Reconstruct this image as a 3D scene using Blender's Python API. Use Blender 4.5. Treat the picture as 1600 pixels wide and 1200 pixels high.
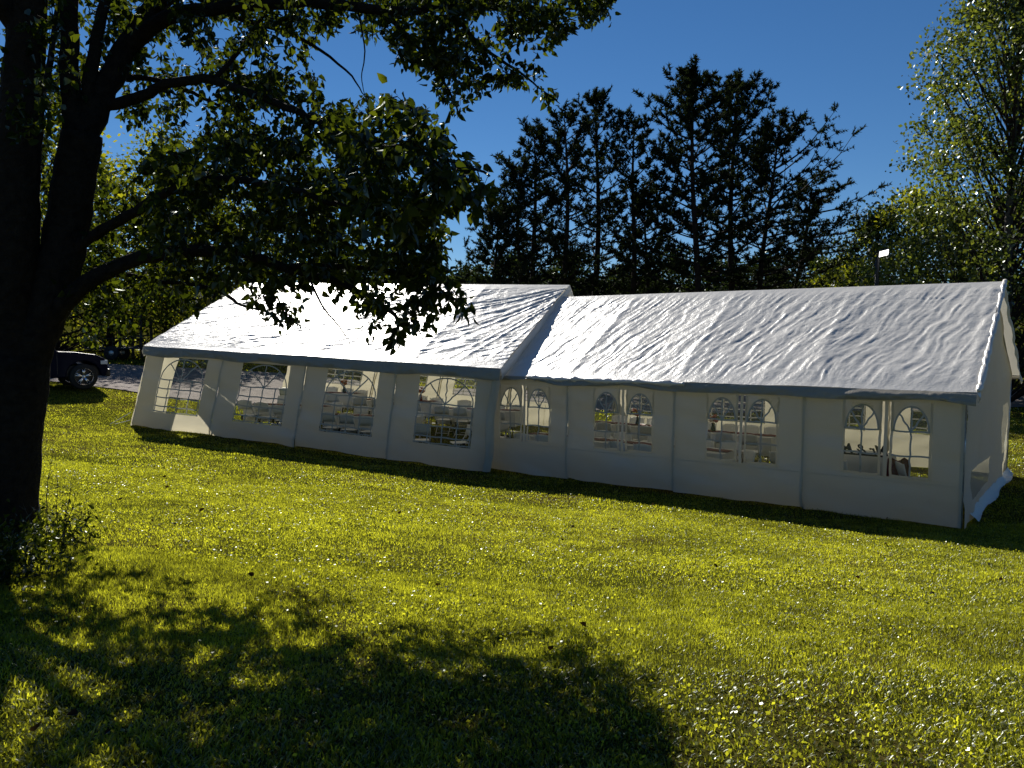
import bpy, math, random
import numpy as np
from mathutils import Vector, Matrix

# ------------------------------------------------------------------ camera, sky, sun, exposure
for o in list(bpy.data.objects):
    bpy.data.objects.remove(o)
C = bpy.context.scene.collection
scn = bpy.context.scene
FPX = 1265.0
EYE = 3.0
PITCH = math.atan(76 / FPX)
cam_d = bpy.data.cameras.new("camera")
cam_d.sensor_width = 36.0
cam_d.lens = 36.0 * FPX / 1600.0
cam_d.clip_start = 0.05
cam_d.clip_end = 900
cam = bpy.data.objects.new("camera", cam_d)
C.objects.link(cam)
cam.location = (0, 0, EYE)
cam.rotation_euler = (math.radians(90) - PITCH, 0, 0)
scn.camera = cam
scn.render.resolution_x = 1024
scn.render.resolution_y = 768

SUN_AZ = -21.0            # degrees from +Y (forward), negative = left
SUN_EL = 36.0
world = bpy.data.worlds.new("World")
scn.world = world
world.use_nodes = True
wn = world.node_tree
wn.nodes.clear()
sky = wn.nodes.new("ShaderNodeTexSky")
sky.sky_type = 'NISHITA'
sky.sun_disc = False
sky.sun_elevation = math.radians(SUN_EL)
sky.sun_rotation = math.radians(SUN_AZ)
sky.altitude = 1500
sky.air_density = 1.0
sky.dust_density = 0.0
sky.ozone_density = 6.0
bg = wn.nodes.new("ShaderNodeBackground")
bg.inputs['Strength'].default_value = 0.052
wo = wn.nodes.new("ShaderNodeOutputWorld")
hs = wn.nodes.new("ShaderNodeHueSaturation")
hs.inputs['Saturation'].default_value = 1.14
wn.links.new(sky.outputs[0], hs.inputs['Color'])
wn.links.new(hs.outputs[0], bg.inputs[0])
wn.links.new(bg.outputs[0], wo.inputs[0])
sun_d = bpy.data.lights.new("sun", 'SUN')
sun_d.energy = 5.0
sun_d.angle = math.radians(0.5)
sun_d.color = (1.0, 0.95, 0.86)
sun = bpy.data.objects.new("sun", sun_d)
C.objects.link(sun)
az = math.radians(SUN_AZ); el = math.radians(SUN_EL)
SDIR = Vector((math.sin(az) * math.cos(el), math.cos(az) * math.cos(el), math.sin(el)))
sun.rotation_euler = SDIR.to_track_quat('Z', 'Y').to_euler()
sun.location = (0, 0, 40)
scn.view_settings.view_transform = 'Standard'
scn.view_settings.look = 'None'
scn.view_settings.gamma = 1.0
scn.view_settings.exposure = 0.52
scn.view_settings.use_curve_mapping = False
try:
    scn.cycles.max_bounces = 8
    scn.cycles.transparent_max_bounces = 24
    scn.cycles.diffuse_bounces = 4
    scn.cycles.transmission_bounces = 6
except Exception:
    pass

random.seed(7)
R = np.random.default_rng(11)

# ------------------------------------------------------------------ helpers
def ray(px, py):
    x = (px - 800) / FPX; z = -(py - 600) / FPX
    c, s = math.cos(PITCH), math.sin(PITCH)
    return np.array([x, c + z * s, -s + z * c])
def at(px, py, d):
    """point seen at a pixel of the photo, at forward distance d"""
    r = ray(px, py); t = d / r[1]
    return np.array([r[0] * t, d, EYE + r[2] * t])

def hash2(ix, iy, seed):
    h = (ix.astype(np.int64) * 374761393 + iy.astype(np.int64) * 668265263 + seed * 982451653) & 0x7fffffff
    h = ((h ^ (h >> 13)) * 1274126177) & 0x7fffffff
    return ((h ^ (h >> 16)) & 0xffff) / 65535.0
def vnoise(x, y, seed=0):
    ix = np.floor(x); iy = np.floor(y)
    fx = x - ix; fy = y - iy
    fx = fx * fx * (3 - 2 * fx); fy = fy * fy * (3 - 2 * fy)
    ix = ix.astype(np.int64); iy = iy.astype(np.int64)
    a = hash2(ix, iy, seed); b = hash2(ix + 1, iy, seed)
    c = hash2(ix, iy + 1, seed); d = hash2(ix + 1, iy + 1, seed)
    return (a * (1 - fx) + b * fx) * (1 - fy) + (c * (1 - fx) + d * fx) * fy
def fbm(x, y, seed=0, n=3):
    s = 0; a = 1; t = 0
    for i in range(n):
        s = s + a * vnoise(x * 2 ** i, y * 2 ** i, seed + i * 17); t += a; a *= .5
    return s / t

def tagp(o, label=None, cat=None, group=None, kind=None):
    if label: o['label'] = label
    if cat: o['category'] = cat
    if group: o['group'] = group
    if kind: o['kind'] = kind
    return o
def empty(name, loc=(0, 0, 0), rz=0.0, label=None, cat=None, group=None):
    o = bpy.data.objects.new(name, None)
    C.objects.link(o)
    o.location = loc; o.rotation_euler = (0, 0, rz); o.empty_display_size = .2
    return tagp(o, label, cat, group)
def mesh_obj(name, verts, faces, mat, parent=None, smooth=False, uvless=True):
    me = bpy.data.meshes.new(name)
    me.from_pydata([tuple(map(float, v)) for v in verts], [], faces)
    if smooth:
        me.polygons.foreach_set('use_smooth', [True] * len(me.polygons))
    me.materials.append(mat)
    me.update()
    o = bpy.data.objects.new(name, me)
    C.objects.link(o)
    if parent is not None:
        o.parent = parent
    return o
def big_mesh(name, V, F, mat, parent=None, smooth=False):
    """V (n,3) array, F (m,k) array of k-gons"""
    me = bpy.data.meshes.new(name)
    n, k = F.shape
    me.vertices.add(len(V)); me.vertices.foreach_set('co', np.ascontiguousarray(V, dtype=np.float32).ravel())
    me.loops.add(n * k); me.loops.foreach_set('vertex_index', np.ascontiguousarray(F, dtype=np.int32).ravel())
    me.polygons.add(n)
    me.polygons.foreach_set('loop_start', np.arange(0, n * k, k, dtype=np.int32))
    me.polygons.foreach_set('loop_total', np.full(n, k, dtype=np.int32))
    if smooth:
        me.polygons.foreach_set('use_smooth', np.ones(n, dtype=bool))
    me.materials.append(mat)
    me.update(calc_edges=True)
    o = bpy.data.objects.new(name, me)
    C.objects.link(o)
    if parent is not None:
        o.parent = parent
    return o
def set_attr(o, name, vals):
    a = o.data.attributes.new(name, 'FLOAT', 'POINT')
    a.data.foreach_set('value', np.asarray(vals, dtype=np.float32))
class MB:
    def __init__(s): s.v = []; s.f = []
    def box(s, lo, hi, M=None):
        b = len(s.v)
        for z in (lo[2], hi[2]):
            for x, y in ((lo[0], lo[1]), (hi[0], lo[1]), (hi[0], hi[1]), (lo[0], hi[1])):
                p = Vector((x, y, z))
                s.v.append(tuple(M @ p if M else p))
        for q in ((0, 3, 2, 1), (4, 5, 6, 7), (0, 1, 5, 4), (1, 2, 6, 5), (2, 3, 7, 6), (3, 0, 4, 7)):
            s.f.append(tuple(b + i for i in q))
        return s
    def tube(s, pts, rad, n=6, cap=True):
        pts = [Vector(p) for p in pts]
        if not isinstance(rad, (list, tuple, np.ndarray)): rad = [rad] * len(pts)
        b = len(s.v); up = None
        for i, p in enumerate(pts):
            d = (pts[min(i + 1, len(pts) - 1)] - pts[max(i - 1, 0)])
            if d.length < 1e-7: d = Vector((0, 0, 1))
            d.normalize()
            if up is None:
                up = Vector((0, 0, 1)) if abs(d.z) < .9 else Vector((1, 0, 0))
            a = d.cross(up)
            if a.length < 1e-4: a = d.cross(Vector((0, 1, .3)))
            a.normalize(); c = a.cross(d).normalized(); up = c
            for k in range(n):
                t = 2 * math.pi * k / n
                s.v.append(tuple(p + (a * math.cos(t) + c * math.sin(t)) * float(rad[i])))
        for i in range(len(pts) - 1):
            for k in range(n):
                k2 = (k + 1) % n
                s.f.append((b + i * n + k, b + i * n + k2, b + (i + 1) * n + k2, b + (i + 1) * n + k))
        if cap:
            s.f.append(tuple(b + k for k in range(n))[::-1])
            e = b + (len(pts) - 1) * n
            s.f.append(tuple(e + k for k in range(n)))
        return s
    def lathe(s, prof, cen=(0, 0, 0), n=20, axis='z'):
        b = len(s.v)
        for r, h in prof:
            for k in range(n):
                t = 2 * math.pi * k / n
                c, d = r * math.cos(t), r * math.sin(t)
                if axis == 'z': p = (cen[0] + c, cen[1] + d, cen[2] + h)
                elif axis == 'y': p = (cen[0] + c, cen[1] + h, cen[2] + d)
                else: p = (cen[0] + h, cen[1] + c, cen[2] + d)
                s.v.append(p)
        for i in range(len(prof) - 1):
            for k in range(n):
                k2 = (k + 1) % n
                s.f.append((b + i * n + k, b + i * n + k2, b + (i + 1) * n + k2, b + (i + 1) * n + k))
        return s
    def prism(s, prof, y0, y1):
        """profile in xz extruded along y"""
        b = len(s.v); n = len(prof)
        for y in (y0, y1):
            for x, z in prof: s.v.append((x, y, z))
        for i in range(n):
            j = (i + 1) % n
            s.f.append((b + i, b + j, b + n + j, b + n + i))
        s.f.append(tuple(b + i for i in range(n))[::-1]); s.f.append(tuple(b + n + i for i in range(n)))
        return s
    def build(s, name, mat, parent=None, smooth=False):
        return mesh_obj(name, s.v, s.f, mat, parent, smooth)
def bevel(o, w=.01, seg=2):
    m = o.modifiers.new('bevel', 'BEVEL'); m.width = w; m.segments = seg; m.limit_method = 'ANGLE'
    return o
def copy_tree(o, parent=None):
    c = o.copy(); C.objects.link(c)
    if parent is not None: c.parent = parent
    for ch in list(o.children):
        copy_tree(ch, c)
    return c

# ------------------------------------------------------------------ materials
class NT:
    def __init__(s, name):
        s.m = bpy.data.materials.new(name); s.m.use_nodes = True
        s.t = s.m.node_tree; s.t.nodes.clear()
        s.out = s.n("ShaderNodeOutputMaterial")
    def n(s, ty, **kw):
        x = s.t.nodes.new(ty)
        for k, v in kw.items():
            if hasattr(x, k): setattr(x, k, v)
        return x
    def l(s, a, b): s.t.links.new(a, b)
    def coord(s, scale=1.0, rot=(0, 0, 0), kind='Object'):
        tc = s.n("ShaderNodeTexCoord"); mp = s.n("ShaderNodeMapping")
        s.l(tc.outputs[kind], mp.inputs[0])
        mp.inputs['Scale'].default_value = scale if isinstance(scale, tuple) else (scale,) * 3
        mp.inputs['Rotation'].default_value = rot
        return mp.outputs[0]
    def noise(s, vec, scale, detail=4, rough=.55):
        x = s.n("ShaderNodeTexNoise"); s.l(vec, x.inputs['Vector'])
        x.inputs['Scale'].default_value = scale; x.inputs['Detail'].default_value = detail
        x.inputs['Roughness'].default_value = rough
        return x.outputs['Fac']
    def ramp(s, fac, stops):
        x = s.n("ShaderNodeValToRGB"); s.l(fac, x.inputs[0])
        e = x.color_ramp.elements
        while len(e) < len(stops): e.new(.5)
        for i, (p, c) in enumerate(stops):
            e[i].position = p; e[i].color = (*c, 1) if len(c) == 3 else c
        return x.outputs[0]
    def bump(s, h, strength=.3, dist=.02):
        x = s.n("ShaderNodeBump"); s.l(h, x.inputs['Height'])
        x.inputs['Strength'].default_value = strength; x.inputs['Distance'].default_value = dist
        return x.outputs[0]
    def mix(s, a, b, f):
        x = s.n("ShaderNodeMixShader"); s.l(a, x.inputs[1]); s.l(b, x.inputs[2])
        if isinstance(f, float): x.inputs[0].default_value = f
        else: s.l(f, x.inputs[0])
        return x.outputs[0]
    def done(s, sh): s.l(sh, s.out.inputs[0]); return s.m

def pbr(name, col, rough=.6, metal=0.0, spec=.5, noise=None, bump=None, coat=0):
    t = NT(name); p = t.n("ShaderNodeBsdfPrincipled")
    p.inputs['Roughness'].default_value = rough; p.inputs['Metallic'].default_value = metal
    p.inputs['Specular IOR Level'].default_value = spec
    p.inputs['Coat Weight'].default_value = coat
    v = t.coord(1)
    if noise:
        sc, amt = noise
        f = t.noise(v, sc)
        t.l(t.ramp(f, [(.3, tuple(c * (1 - amt) for c in col)), (.7, tuple(min(1, c * (1 + amt)) for c in col))]), p.inputs['Base Color'])
    else:
        p.inputs['Base Color'].default_value = (*col, 1)
    if bump:
        t.l(t.bump(t.noise(v, bump[0]), bump[1], bump[2]), p.inputs['Normal'])
    return t.done(p.outputs[0])

def leafy(name, dark, light, trans, tf=.45, gloss=.12, rough=.35, scale=.6):
    """foliage: each leaf has its own hue (per-face attribute 'hue'), lets light through"""
    t = NT(name)
    a = t.n("ShaderNodeAttribute"); a.attribute_name = 'hue'
    col = t.ramp(a.outputs['Fac'], [(0, dark), (.55, tuple((p + q) / 2 for p, q in zip(dark, light))), (1, light)])
    tcol = t.ramp(a.outputs['Fac'], [(0, tuple(c * .3 for c in trans)), (.62, tuple(c * .8 for c in trans)), (1, (min(.85, trans[0] * 1.9), min(.85, trans[1] * 1.6), trans[2]))])
    d = t.n("ShaderNodeBsdfDiffuse"); t.l(col, d.inputs[0])
    tr = t.n("ShaderNodeBsdfTranslucent"); t.l(tcol, tr.inputs[0])
    g = t.n("ShaderNodeBsdfGlossy"); g.inputs['Roughness'].default_value = rough
    g.inputs[0].default_value = (.9, .95, .9, 1)
    m = t.mix(d.outputs[0], tr.outputs[0], tf)
    fr = t.n("ShaderNodeLayerWeight"); fr.inputs[0].default_value = .3
    mm = t.n("ShaderNodeMath"); mm.operation = 'MULTIPLY'; t.l(fr.outputs['Fresnel'], mm.inputs[0]); mm.inputs[1].default_value = gloss * 2
    mc = t.n("ShaderNodeMath"); mc.operation = 'MINIMUM'; t.l(mm.outputs[0], mc.inputs[0]); mc.inputs[1].default_value = .3
    return t.done(t.mix(m, g.outputs[0], mc.outputs[0]))

def fabric(name, col=(.78, .78, .76), trans=(.60, .58, .50), tf=.38, gl=.16, rough=.34, bsc=38., bst=.25, dirt=.06):
    t = NT(name)
    v = t.coord(1)
    n1 = t.noise(v, bsc, 5, .6); n2 = t.noise(v, 1.3, 4)
    c = t.ramp(n2, [(.3, tuple(x * (1 - dirt) for x in col)), (.65, col)])
    nb = t.bump(n1, bst, .012)
    d = t.n("ShaderNodeBsdfDiffuse"); t.l(c, d.inputs[0]); t.l(nb, d.inputs['Normal'])
    tr = t.n("ShaderNodeBsdfTranslucent"); tr.inputs[0].default_value = (*trans, 1); t.l(nb, tr.inputs['Normal'])
    g = t.n("ShaderNodeBsdfGlossy"); g.inputs['Roughness'].default_value = rough; t.l(nb, g.inputs['Normal'])
    return t.done(t.mix(t.mix(d.outputs[0], tr.outputs[0], tf), g.outputs[0], gl))

def clear_pane(name, tint=(.92, .93, .90), haze=.06, gl=.05):
    t = NT(name)
    v = t.coord(1)
    nb = t.bump(t.noise(v, 7., 3), .5, .02)
    tp = t.n("ShaderNodeBsdfTransparent"); tp.inputs[0].default_value = (*tint, 1)
    d = t.n("ShaderNodeBsdfDiffuse"); d.inputs[0].default_value = (.6, .6, .56, 1)
    tr = t.n("ShaderNodeBsdfTranslucent"); tr.inputs[0].default_value = (.6, .6, .55, 1)
    g = t.n("ShaderNodeBsdfGlossy"); g.inputs['Roughness'].default_value = .08; t.l(nb, g.inputs['Normal'])
    h = t.mix(d.outputs[0], tr.outputs[0], .5)
    return t.done(t.mix(t.mix(tp.outputs[0], h, haze), g.outputs[0], gl))

M = {}
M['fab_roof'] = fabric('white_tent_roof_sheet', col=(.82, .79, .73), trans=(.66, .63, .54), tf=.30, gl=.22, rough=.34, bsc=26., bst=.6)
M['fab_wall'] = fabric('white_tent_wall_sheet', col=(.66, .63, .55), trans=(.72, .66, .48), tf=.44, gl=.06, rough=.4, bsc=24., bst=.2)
M['fab_val_shaded'] = fabric('shaded_valance_sheet', col=(.40, .37, .31), trans=(.30, .28, .22), tf=.25, gl=.03, rough=.3, bsc=26., bst=.6)  # white fabric, colour darkened for the shade on its side away from the sun
M['fab_milky'] = fabric('milky_plastic', col=(.62, .61, .57), trans=(.75, .73, .66), tf=.72, gl=.08, rough=.2, bsc=20., bst=.2)
M['muntin'] = fabric('white_window_bar', col=(.50, .49, .44), trans=(.4, .39, .34), tf=.25, gl=.0)
M['pane'] = clear_pane('clear_window_sheet', haze=.03)
M['pane_hazy'] = clear_pane('hazy_window_sheet', haze=.10, gl=.06)
M['pane_milk'] = clear_pane('scratched_window_sheet', haze=.6, gl=.06)
M['pole'] = pbr('galvanised_steel', (.45, .46, .46), .4, .8, noise=(20, .2))
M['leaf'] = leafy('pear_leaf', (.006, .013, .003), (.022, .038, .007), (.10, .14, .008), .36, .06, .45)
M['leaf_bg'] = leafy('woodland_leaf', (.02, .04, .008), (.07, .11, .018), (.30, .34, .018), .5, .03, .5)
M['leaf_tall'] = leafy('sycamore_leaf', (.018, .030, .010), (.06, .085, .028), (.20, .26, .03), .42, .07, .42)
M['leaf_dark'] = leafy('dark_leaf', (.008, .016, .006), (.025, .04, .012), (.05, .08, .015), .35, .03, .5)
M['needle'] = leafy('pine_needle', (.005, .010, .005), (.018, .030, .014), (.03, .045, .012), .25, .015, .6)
M['grass'] = leafy('grass_blade', (.018, .038, .004), (.22, .235, .035), (.62, .64, .035), .6, .035, .38)
M['bark'] = pbr('dark_bark', (.022, .017, .013), .95, spec=.1, noise=(14, .4), bump=(22, .9, .05))
M['bark_pine'] = pbr('pine_bark', (.030, .022, .018), .95, spec=.1, noise=(6, .4), bump=(9, .8, .05))
M['bark_pale'] = pbr('pale_bark', (.10, .09, .075), .9, spec=.2, noise=(3, .4), bump=(9, .6, .04))
M['white_plastic'] = pbr('white_chair_plastic', (.74, .73, .70), .45)
M['black_plastic'] = pbr('black_plastic', (.012, .012, .014), .4)
M['cloth'] = fabric('white_tablecloth', col=(.8, .79, .76), trans=(.4, .4, .36), tf=.2, gl=.02, bsc=60)
M['runner'] = pbr('burgundy_runner', (.10, .006, .010), .7, noise=(30, .3))
M['flower'] = pbr('rust_flower', (.35, .09, .025), .8, noise=(40, .6))
M['flower_pink'] = pbr('dusty_pink_flower', (.45, .16, .14), .8, noise=(40, .4))
M['flower_pale'] = pbr('cream_flower', (.62, .48, .42), .8, noise=(30, .2))
M['vase_red'] = pbr('dark_red_vase', (.14, .012, .012), .25)
M['vase_green'] = pbr('dark_green_vase', (.01, .03, .03), .2)
M['tyre'] = pbr('tyre_rubber', (.012, .012, .012), .8)
M['chrome'] = pbr('chrome', (.75, .75, .77), .18, 1.0)
M['paint'] = pbr('navy_car_paint', (.002, .004, .016), .4, 0, spec=.06, coat=.03)
M['paint_dark'] = pbr('black_car_trim', (.006, .006, .008), .45)
M['car_glass'] = pbr('dark_car_glass', (.01, .012, .015), .05, spec=.9)
M['lens'] = pbr('headlamp_lens', (.6, .62, .65), .08)
M['rust'] = pbr('dark_painted_steel', (.02, .018, .016), .6, noise=(10, .4))
M['wood_dark'] = pbr('weathered_timber', (.05, .04, .03), .85, noise=(8, .4))
M['stem'] = pbr('dry_stem', (.06, .045, .03), .9)
M['rope'] = pbr('white_guy_rope', (.7, .7, .66), .8)
def mk_glint():
    t = NT('sun_glint_lens'); e = t.n("ShaderNodeEmission")
    e.inputs[0].default_value = (1, .98, .93, 1); e.inputs[1].default_value = 2.2  # emission stands in for the sun glint on an unlit flood light
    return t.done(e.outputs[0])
M['lamp'] = mk_glint()
def mk_ground():
    t = NT('lawn_soil'); p = t.n("ShaderNodeBsdfPrincipled")
    v = t.coord(1)
    f1 = t.noise(v, .55, 5); f2 = t.noise(v, 9., 6, .7); f3 = t.noise(v, 55., 3, .7)
    a = t.ramp(f2, [(.30, (.022, .026, .004)), (.5, (.055, .06, .008)), (.7, (.10, .10, .014))])
    b = t.ramp(f3, [(.35, (.03, .022, .008)), (.65, (.09, .065, .025))])
    mx = t.n("ShaderNodeMix"); mx.data_type = 'RGBA'
    t.l(t.ramp(f1, [(.45, (0, 0, 0)), (.62, (.8, .8, .8))]), mx.inputs[0]); t.l(a, mx.inputs[6]); t.l(b, mx.inputs[7])
    t.l(mx.outputs[2], p.inputs['Base Color'])
    p.inputs['Roughness'].default_value = 1; p.inputs['Specular IOR Level'].default_value = 0
    t.l(t.bump(f2, .9, .05), p.inputs['Normal'])
    return t.done(p.outputs[0])
M['ground'] = mk_ground()
def mk_gravel():
    t = NT('gravel'); p = t.n("ShaderNodeBsdfPrincipled"); v = t.coord(1)
    vo = t.n("ShaderNodeTexVoronoi"); t.l(v, vo.inputs['Vector']); vo.inputs['Scale'].default_value = 26
    f = t.noise(v, 3, 5)
    mx = t.n("ShaderNodeMix"); mx.data_type = 'RGBA'; mx.inputs[0].default_value = .5
    t.l(t.ramp(vo.outputs['Distance'], [(.0, (.32, .27, .24)), (.6, (.12, .10, .09))]), mx.inputs[6])
    t.l(t.ramp(f, [(.3, (.14, .115, .10)), (.7, (.34, .28, .25))]), mx.inputs[7])
    t.l(mx.outputs[2], p.inputs['Base Color']); p.inputs['Roughness'].default_value = .95
    t.l(t.bump(vo.outputs['Distance'], .8, .03), p.inputs['Normal'])
    return t.done(p.outputs[0])
M['gravel'] = mk_gravel()

# ------------------------------------------------------------------ terrain
ctl = np.array([
    (0, 0, 1.42), (0, 3, 1.36), (0, 6, 1.05), (0, 10, .55), (0, 14, .16), (-.5, 17.6, 0), (1.1, 16.8, 0), (3.1, 15.3, 0), (5, 13.8, 0), (7, 12.4, 0),
    (-4.4, 7, 1.3), (-4, 12, .78), (-8, 10, 1.2), (-8, 15, .85), (4, 5, 1.02), (5, 9, .42), (9, 9, .15), (7, 3, 1.25), (12, 5, .8),
    (-9.93, 21, .65), (-7.7, 20.2, .5), (-5.4, 19.5, .3), (-3, 18.7, .15), (10.8, 17.6, 0), (3.2, 23, 0), (1, 21, 0), (-7.3, 28.2, .7), (-3, 25.5, .35), (0, 26, .2),
    (-13.3, 25, 1.36), (-12, 24, 1.18), (-13, 21, 1.1), (-18, 25, 1.7), (-15, 16, 1.4), (-16, 32, 1.65), (-9, 33, 1.2),
    (6, 26, .1), (14, 24, .1), (13, 14, 0), (20, 18, .3), (0, 36, .6), (14, 36, .5), (-20, 45, 2.2), (0, 55, 1.4), (20, 50, 1.0),
    (-40, 30, 3), (-40, 0, 2.6), (-20, -20, 2), (0, -15, 1.6), (20, -15, 1.6), (40, 0, 1.2), (40, 30, .9), (-40, 70, 3), (0, 80, 2.6), (40, 80, 2.0)], dtype=float)
def tps_fit(c, lam=.02):
    n = len(c); P = c[:, :2]
    d = np.sqrt(((P[:, None] - P[None]) ** 2).sum(-1)); K = np.where(d > 0, d * d * np.log(d + 1e-9), 0) + np.eye(n) * lam
    A = np.zeros((n + 3, n + 3)); A[:n, :n] = K; A[:n, n] = 1; A[:n, n + 1:] = P; A[n, :n] = 1; A[n + 1:, :n] = P.T
    return np.linalg.solve(A, np.concatenate([c[:, 2], np.zeros(3)]))
TW = tps_fit(ctl)
def gz(x, y):
    x = np.asarray(x, float); y = np.asarray(y, float); sh = x.shape
    xf = np.clip(x.ravel(), -60, 60); yf = np.clip(y.ravel(), -30, 95)
    out = np.empty(len(xf))
    for i in range(0, len(xf), 200000):
        a = xf[i:i + 200000]; b = yf[i:i + 200000]
        d2 = (a[:, None] - ctl[None, :, 0]) ** 2 + (b[:, None] - ctl[None, :, 1]) ** 2
        out[i:i + 200000] = (.5 * d2 * np.log(d2 + 1e-12)) @ TW[:len(ctl)] + TW[-3] + TW[-2] * a + TW[-1] * b
    z = out.reshape(sh)
    far = np.clip((np.maximum(np.abs(x) - 50, y - 80) / 120.), 0, 1)
    z = z + (fbm(x * .25, y * .25, 5) - .5) * .10 + (fbm(x * 1.3, y * 1.3, 9) - .5) * .05
    return z + far * 10
def gzs(x, y): return float(gz(np.array([x]), np.array([y]))[0])

def axis(lo, hi, mid_lo, mid_hi, fine, coarse_n):
    a = np.arange(mid_lo, mid_hi + 1e-6, fine)
    t = np.linspace(0, 1, coarse_n + 1)[1:] ** 2.2
    return np.concatenate([(mid_lo + (lo - mid_lo) * t)[::-1], a, mid_hi + (hi - mid_hi) * t])
gx = axis(-420, 420, -18, 16, .25, 22); gy = axis(-120, 600, 1, 32, .25, 26)
X, Y = np.meshgrid(gx, gy); Z = gz(X, Y)
nx, ny = len(gx), len(gy)
idx = np.arange(nx * ny).reshape(ny, nx)
F = np.stack([idx[:-1, :-1], idx[:-1, 1:], idx[1:, 1:], idx[1:, :-1]], -1).reshape(-1, 4)
tagp(big_mesh('ground', np.stack([X, Y, Z], -1).reshape(-1, 3), F, M['ground'], smooth=True), kind='structure')

def road_lo(x): return 25.7 + .02 * (x + 13) + .25 * np.sin(x * .7) - np.clip(x + 9, 0, 9) * -.35
def road_hi(x): return 34.5 + .3 * np.sin(x * .5) + np.clip(x + 9, 0, 9) * .1
rx = np.linspace(-60, 22, 165); rt = np.linspace(0, 1, 22)
RX, RT = np.meshgrid(rx, rt); RY = road_lo(RX) * (1 - RT) + road_hi(RX) * RT
RZ = gz(RX, RY) + .03
idx = np.arange(RX.size).reshape(RX.shape)
F = np.stack([idx[:-1, :-1], idx[:-1, 1:], idx[1:, 1:], idx[1:, :-1]], -1).reshape(-1, 4)
tagp(big_mesh('gravel_drive', np.stack([RX, RY, RZ], -1).reshape(-1, 3), F, M['gravel'], smooth=True), kind='structure')

# wooded rise behind everything
def hill(name, x0, x1, y, h, seed):
    xs = np.linspace(x0, x1, 120); ts = np.linspace(0, 1, 14)
    HX, HT = np.meshgrid(xs, ts)
    prof = np.sin(np.clip(HT, 0, 1) * math.pi / 2)
    HZ = prof * h * (.6 + .6 * fbm(HX * .02, HX * 0 + 3, seed)) + (fbm(HX * .25, HT * 9, seed + 4) - .5) * 2.2
    HY = y + HT * 60
    idx = np.arange(HX.size).reshape(HX.shape)
    F = np.stack([idx[:-1, :-1], idx[:-1, 1:], idx[1:, 1:], idx[1:, :-1]], -1).reshape(-1, 4)
    return big_mesh(name, np.stack([HX, HY, HZ], -1).reshape(-1, 3), F, M['hillmat'], smooth=True)
M['hillmat'] = pbr('distant_wood', (.012, .020, .010), .95, spec=.05, noise=(.5, .5), bump=(1.2, 1., .6))
tagp(hill('wooded_hill', -260, 260, 110, 16, 3), kind='structure')

# ------------------------------------------------------------------ tents
def lerp(a, b, t): return a + (b - a) * t
def grid_faces(ns, nt, keep=None):
    idx = np.arange((ns + 1) * (nt + 1)).reshape(nt + 1, ns + 1)
    F = np.stack([idx[:-1, :-1], idx[:-1, 1:], idx[1:, 1:], idx[1:, :-1]], -1)
    F = F.reshape(-1, 4)
    if keep is not None: F = F[keep.reshape(-1)]
    return F
def wrinkle(s, t, theta, seed, amp=1.0):
    c, d = math.cos(theta), math.sin(theta)
    wx = (fbm(s * 1.1, t * 1.1, seed) - .5) * .32; wy = (fbm(s * 1.1 + 9, t * 1.1, seed + 3) - .5) * .32
    al = (s + wx) * c + (t + wy) * d; ac = -(s + wx) * d + (t + wy) * c
    h = 0
    for lam, k, a in ((.34, 4.0, .008), (.17, 5., .013), (.10, 6., .0135), (.058, 5., .0085)):
        n = vnoise(al / (lam * k) + 3.3, ac / lam, seed + int(lam * 1000))
        h = h + a * (1 - np.abs(2 * n - 1)) ** 1.4
    iso = .012 * (1 - np.abs(2 * fbm(s / .16, t / .16, seed + 77, 3) - 1))
    mask = .45 + .9 * fbm(s * .8, t * .8, seed + 31)
    return (h * mask + iso) * amp
def surf(name, A, B, Cc, D, ns, nt, disp, mat, parent, flip=False):
    """bilinear patch A(s0,t0) B(s1,t0) C(s1,t1) D(s0,t1) pushed along its normal by disp(s,t,sm,tm)"""
    A, B, Cc, D = [np.array(p, float) for p in (A, B, Cc, D)]
    s, t = np.meshgrid(np.linspace(0, 1, ns + 1), np.linspace(0, 1, nt + 1))
    P = (A[None, None] * ((1 - s) * (1 - t))[..., None] + B * (s * (1 - t))[..., None] + Cc * (s * t)[..., None] + D * ((1 - s) * t)[..., None])
    N = np.cross(B - A, D - A); N /= np.linalg.norm(N)
    L = np.linalg.norm(B - A); H = np.linalg.norm(D - A)
    P = P + N * disp(s, t, s * L, t * H)[..., None]
    o = big_mesh(name, P.reshape(-1, 3), grid_faces(ns, nt), mat, parent, smooth=True)
    return o

def wall_point(b0, b1, e0, e1, s, t, N, amp, seed, L):
    P = (b0[None] * ((1 - s) * (1 - t))[:, None] + b1 * (s * (1 - t))[:, None] + e1 * (s * t)[:, None] + e0 * ((1 - s) * t)[:, None])
    sm = s * L; tm = t * 2.1
    h = amp * (.55 * np.sin(math.pi * s) * (vnoise(sm * .5 + seed, tm * .9, seed) - .3)
               + .30 * (vnoise(sm * 1.2 + tm * .9, tm * 2.6 - sm * .5, seed + 5) - .5)
               + .26 * (1 - np.abs(2 * vnoise(sm * 1.1 + tm, tm * 6 + sm * 1.2, seed + 8) - 1)))
    h = h - .5 * amp * np.exp(-(tm / .12) ** 2) * vnoise(sm * 3, sm * 0 + 1.5, seed + 2)
    P = P + N * h[:, None]
    low = np.exp(-(tm / .05) ** 2)
    P[:, 2] += low * .05 * (vnoise(sm * 2.5, sm * 0, seed + 12) - .3)
    return P

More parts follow.
